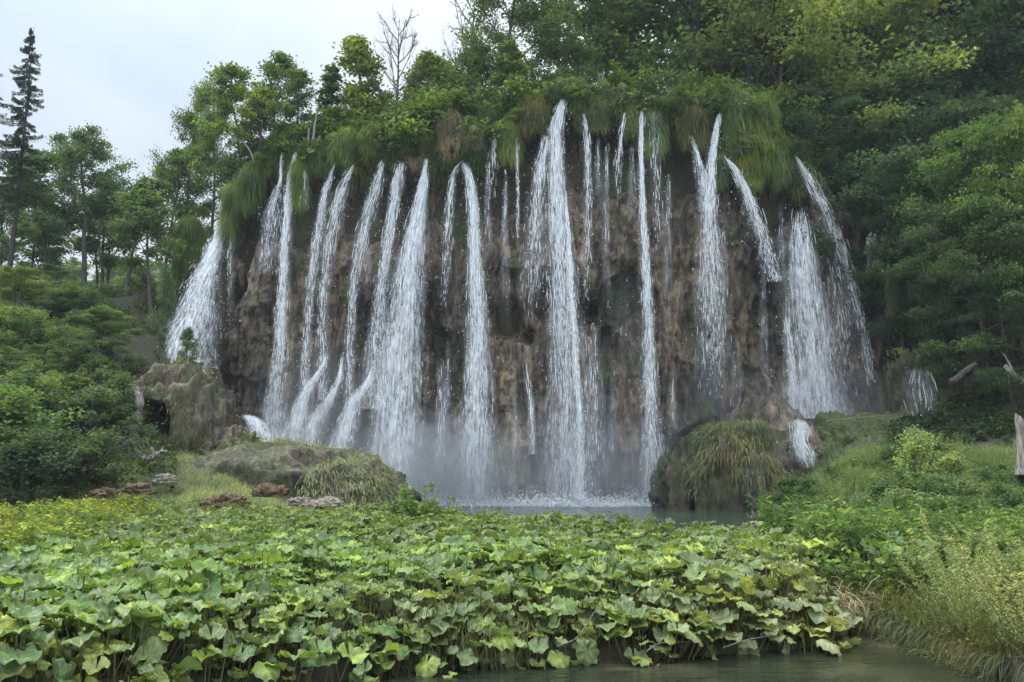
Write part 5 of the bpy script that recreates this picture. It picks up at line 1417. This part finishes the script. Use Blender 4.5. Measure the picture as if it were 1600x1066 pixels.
# grey stump at the right edge
p = P(1610, 735, 30)
mb = MB(); nu, nv = 40, 16
U, Vv = np.meshgrid(np.linspace(0, 2 * pi, nu, endpoint=False), np.linspace(0, 1, nv))
rr = .33 * (1 + .5 * (1 - Vv) ** 3) * (1 + .5 * (fbm(np.cos(U) * 2.5, np.sin(U) * 2.5, Vv * 1.2, 4, 3) - .5) + .06 * np.sin(U * 17 + Vv * 2))
zt = Vv * 1.95 * (1 + .45 * (fbm(np.cos(U) * 3, np.sin(U) * 3, 0, 3, 6) - .5) * Vv)
V = np.stack([rr * np.cos(U), rr * np.sin(U), zt], -1)
i, j = np.meshgrid(np.arange(nv - 1), np.arange(nu), indexing='ij'); j2 = (j + 1) % nu
F4 = np.stack([i * nu + j, i * nu + j2, (i + 1) * nu + j2, (i + 1) * nu + j], -1).reshape(-1, 4)
mb.add(V.reshape(-1, 3), F4)
Vt = np.vstack([V[-1], [[0, 0, 1.75]]]); mb.add(Vt, [[k, (k + 1) % nu, nu] for k in range(nu)])
tag(mb.build('tree_stump', M['dead_wood'], smooth_=False, loc=(p[0], 30, p[2] - .15)), 'weathered grey broken stump at the right edge above the herbs', 'stump')
# pale dead trunk and driftwood roots by the cave
wood('dead_tree', 'pale broken dead trunk standing left of the cave', 'dead tree', [([pp(208, 672, 45), pp(213, 650, 45), pp(217, 625, 45), pp(216, 602, 45)], [.3, .26, .22, .1]), ([pp(208, 672, 45), pp(204, 690, 45), pp(214, 705, 45)], [.2, .14, .06]), ([pp(217, 630, 45), pp(222, 612, 45)], [.12, .03])])
wood('driftwood_root', 'twisted pale driftwood root with short arms below the cave', 'driftwood', [([pp(215, 712, 42), pp(228, 716, 42), pp(243, 715, 42), pp(252, 704, 42), pp(262, 703, 42)], [.08, .13, .15, .1, .03]), ([pp(243, 715, 42), pp(240, 703, 42), pp(236, 698, 42)], [.1, .06, .02]), ([pp(252, 706, 42), pp(256, 696, 42)], [.06, .02]), ([pp(228, 716, 42), pp(218, 704, 42), pp(212, 703, 42)], [.08, .05, .02])])
wood('tangled_roots', 'tangle of brownish roots hanging below the pale dead trunk', 'roots', [([pp(205 + a, 668 + b, 44.5), pp(200 + a * 1.3, 690 + b, 44.3), pp(205 + a * 1.8, 715, 44)], [.05, .04, .02]) for a, b in ((0, 0), (6, 5), (12, 2), (-8, 6), (-15, 3), (18, 8), (22, 2))], 'bark')
# bare roots under the right-hand trees
rr_ = random.Random(4); paths = []
for k in range(13):
    x0 = 1366 + rr_.uniform(-14, 14); l = rr_.uniform(25, 60); dx = rr_.uniform(-6, 20)
    paths.append(([pp(x0, 372 + rr_.uniform(-8, 8), 57), pp(x0 + dx * .4 + rr_.uniform(-3, 3), 372 + l * .5, 56.6), pp(x0 + dx, 372 + l, 56.5)], [.07, .05, .015]))
wood('hanging_roots', 'bundle of pale bare roots hanging over the rock beside the far right jet', 'roots', paths)
wood('dead_branch', 'bare twisted pale branch sticking out above the forked fall', 'branch', [([pp(408, 268, 64), pp(398, 258, 64), pp(392, 236, 64), pp(380, 222, 64), pp(362, 216, 64)], [.12, .1, .07, .05, .02]), ([pp(404, 264, 64), pp(385, 268, 64), pp(372, 264, 64)], [.08, .05, .02])])
wood('dead_pole', 'thin pale dead pole on the lip left of the ivy-wrapped trunk', 'dead tree', [([pp(487, 240, 62), pp(491, 200, 62), pp(494, 175, 62), pp(497, 160, 62)], [.09, .08, .05, .02])])
wood('dead_pole', 'short pale dead stake beside the thin pale pole on the lip', 'dead tree', [([pp(480, 240, 62), pp(482, 200, 62)], [.07, .05])])
# twigs dipping into the stream
rr_ = random.Random(9)
for k, (px, py, Y, lab) in enumerate([(870, 1010, 10.6, 'thin twig dipping into the stream right of centre'), (1010, 1018, 11.0, 'pale twig floating off the middle of the leafy bank'), (575, 1020, 10.6, 'thin pale twig slanting into the stream left of centre'), (1130, 1012, 11.4, 'curved twig reaching the stream below the withered leaves'), (700, 1000, 11, 'pale root stub above the stream at the centre left')]):
    wood('twig', lab, 'twig', [([pp(px, py, Y), pp(px + rr_.uniform(20, 50), py - rr_.uniform(0, 30), Y + .2), pp(px + rr_.uniform(60, 90), py - rr_.uniform(10, 70), Y + .4)], [.009, .008, .004])], 'grey_wood')

# small leafy bushes hanging on the very lip, between the grass tufts
lf_ = []
for i, px in enumerate(range(372, 1235, 21)):
    px = px + R_.uniform(-8, 8)
    if any(abs(px - t_[0]) < t_[2] * .55 for t_ in TUFTS if t_[1] < 250) and R_.random() < .55: continue
    x = P(px, 200, 60)[0]; y = float(lip_y(x)) - R_.uniform(.1, .5); s_ = R_.uniform(.24, .42)
    o = dup(bush[i % 3], (x, y, float(lip_z(x)) - R_.uniform(.3, 1.1)), R_.uniform(0, 6), (s_ * 1.3, s_ * 1.1, s_), [(.07, .115, .04), (.1, .16, .05), (.05, .085, .035)][i % 3], tilt=(R_.uniform(.2, .7), 0))
    tag(o, 'x', 'bush', 'small bushes hanging on the cliff lip'); lf_.append((o, px, y))
label_columns([(a_, b_, i_) for i_, (a_, b_, c_) in enumerate(lf_)], 'small hanging bush', 'from the left')
for a_, b_, c_ in lf_: a_['label'] = a_['label'].replace('below the', 'by the')

# ------------------------------------------------------------------ drop the prototypes
for pr in tall + broad + slim + bush + layered + [column, pointy, ivy, spruce, bare] + burr + herbA + herbB + fine + sap:
    for c in pr['parts']: bpy.data.objects.remove(c)
    bpy.data.objects.remove(pr['root'])

# ------------------------------------------------------------------ air
def vol_mat(name, color, dens, aniso=0.0):
    m, t, out = new_mat(name)
    v = N(t, 'ShaderNodeVolumePrincipled'); v.inputs['Color'].default_value = (*color, 1); v.inputs['Density'].default_value = dens
    v.inputs['Anisotropy'].default_value = aniso
    t.links.new(v.outputs[0], out.inputs['Volume']); return m
def box(name, x0, x1, y0, y1, z0, z1, mat):
    V = np.array([[x, y, z] for z in (z0, z1) for y in (y0, y1) for x in (x0, x1)], float)
    mb = MB(); mb.add(V, [[0, 2, 3, 1], [4, 5, 7, 6], [0, 1, 5, 4], [2, 6, 7, 3], [0, 4, 6, 2], [1, 3, 7, 5]])
    return mb.build(name, mat)
HAZE = .00025
tag(box('haze', -160, 160, -20, 270, -3, 75, vol_mat('haze', (.8, .88, 1), HAZE)), 'thin damp haze in the air', 'haze', kind='stuff')
def puff(px, py, Y, rx, ry, rz, dens, label):
    p = P(px, py, Y); u = 28; v_ = 16
    U, Vv = np.meshgrid(np.linspace(0, 2 * pi, u, endpoint=False), np.linspace(-pi / 2, pi / 2, v_))
    V = np.stack([np.cos(Vv) * np.cos(U) * rx, np.cos(Vv) * np.sin(U) * ry, np.sin(Vv) * rz], -1)
    mb = MB(); i, j = np.meshgrid(np.arange(v_ - 1), np.arange(u), indexing='ij'); j2 = (j + 1) % u
    mb.add(V.reshape(-1, 3), np.stack([i * u + j, i * u + j2, (i + 1) * u + j2, (i + 1) * u + j], -1).reshape(-1, 4))
    m_ = vol_mat('mist', (.88, .93, 1), dens)
    tag(mb.build('mist', m_, smooth_=True, loc=(p[0], Y, max(p[2], 0))), label, 'mist', kind='stuff')
for px, py, Y, rx, ry, rz, dn, lb in [
    (650, 765, 55, 4.5, 2.2, 5.5, .07, 'bright spray mist at the foot of the widest fall'),
    (725, 775, 55.5, 4.0, 2, 5.5, .075, 'spray mist at the foot of the centre column'),
    (895, 775, 55, 6.5, 2.2, 7, .032, 'spray mist at the foot of the tallest fall'),
    (500, 690, 55.5, 5, 2.2, 7, .016, 'spray mist over the slanting cascades'),
    (1015, 778, 55.5, 3.8, 2, 5.5, .025, 'spray mist at the foot of the white cord'),
    (1295, 650, 54.5, 4.5, 1.5, 4.0, .025, 'spray mist at the foot of the broad right veil'),
    (1130, 650, 56, 4, 1.5, 4.5, .010, 'thin mist behind the right pool mound')]:
    for k_ in (1.0, .8, .6, .42, .25):
        puff(px + (1 - k_) * 8, py, Y, rx * k_ * 1.15, ry * k_ * 1.1, rz * k_ * 1.0, dn * .8 * (1.0 if k_ > .5 else 1.6), lb)
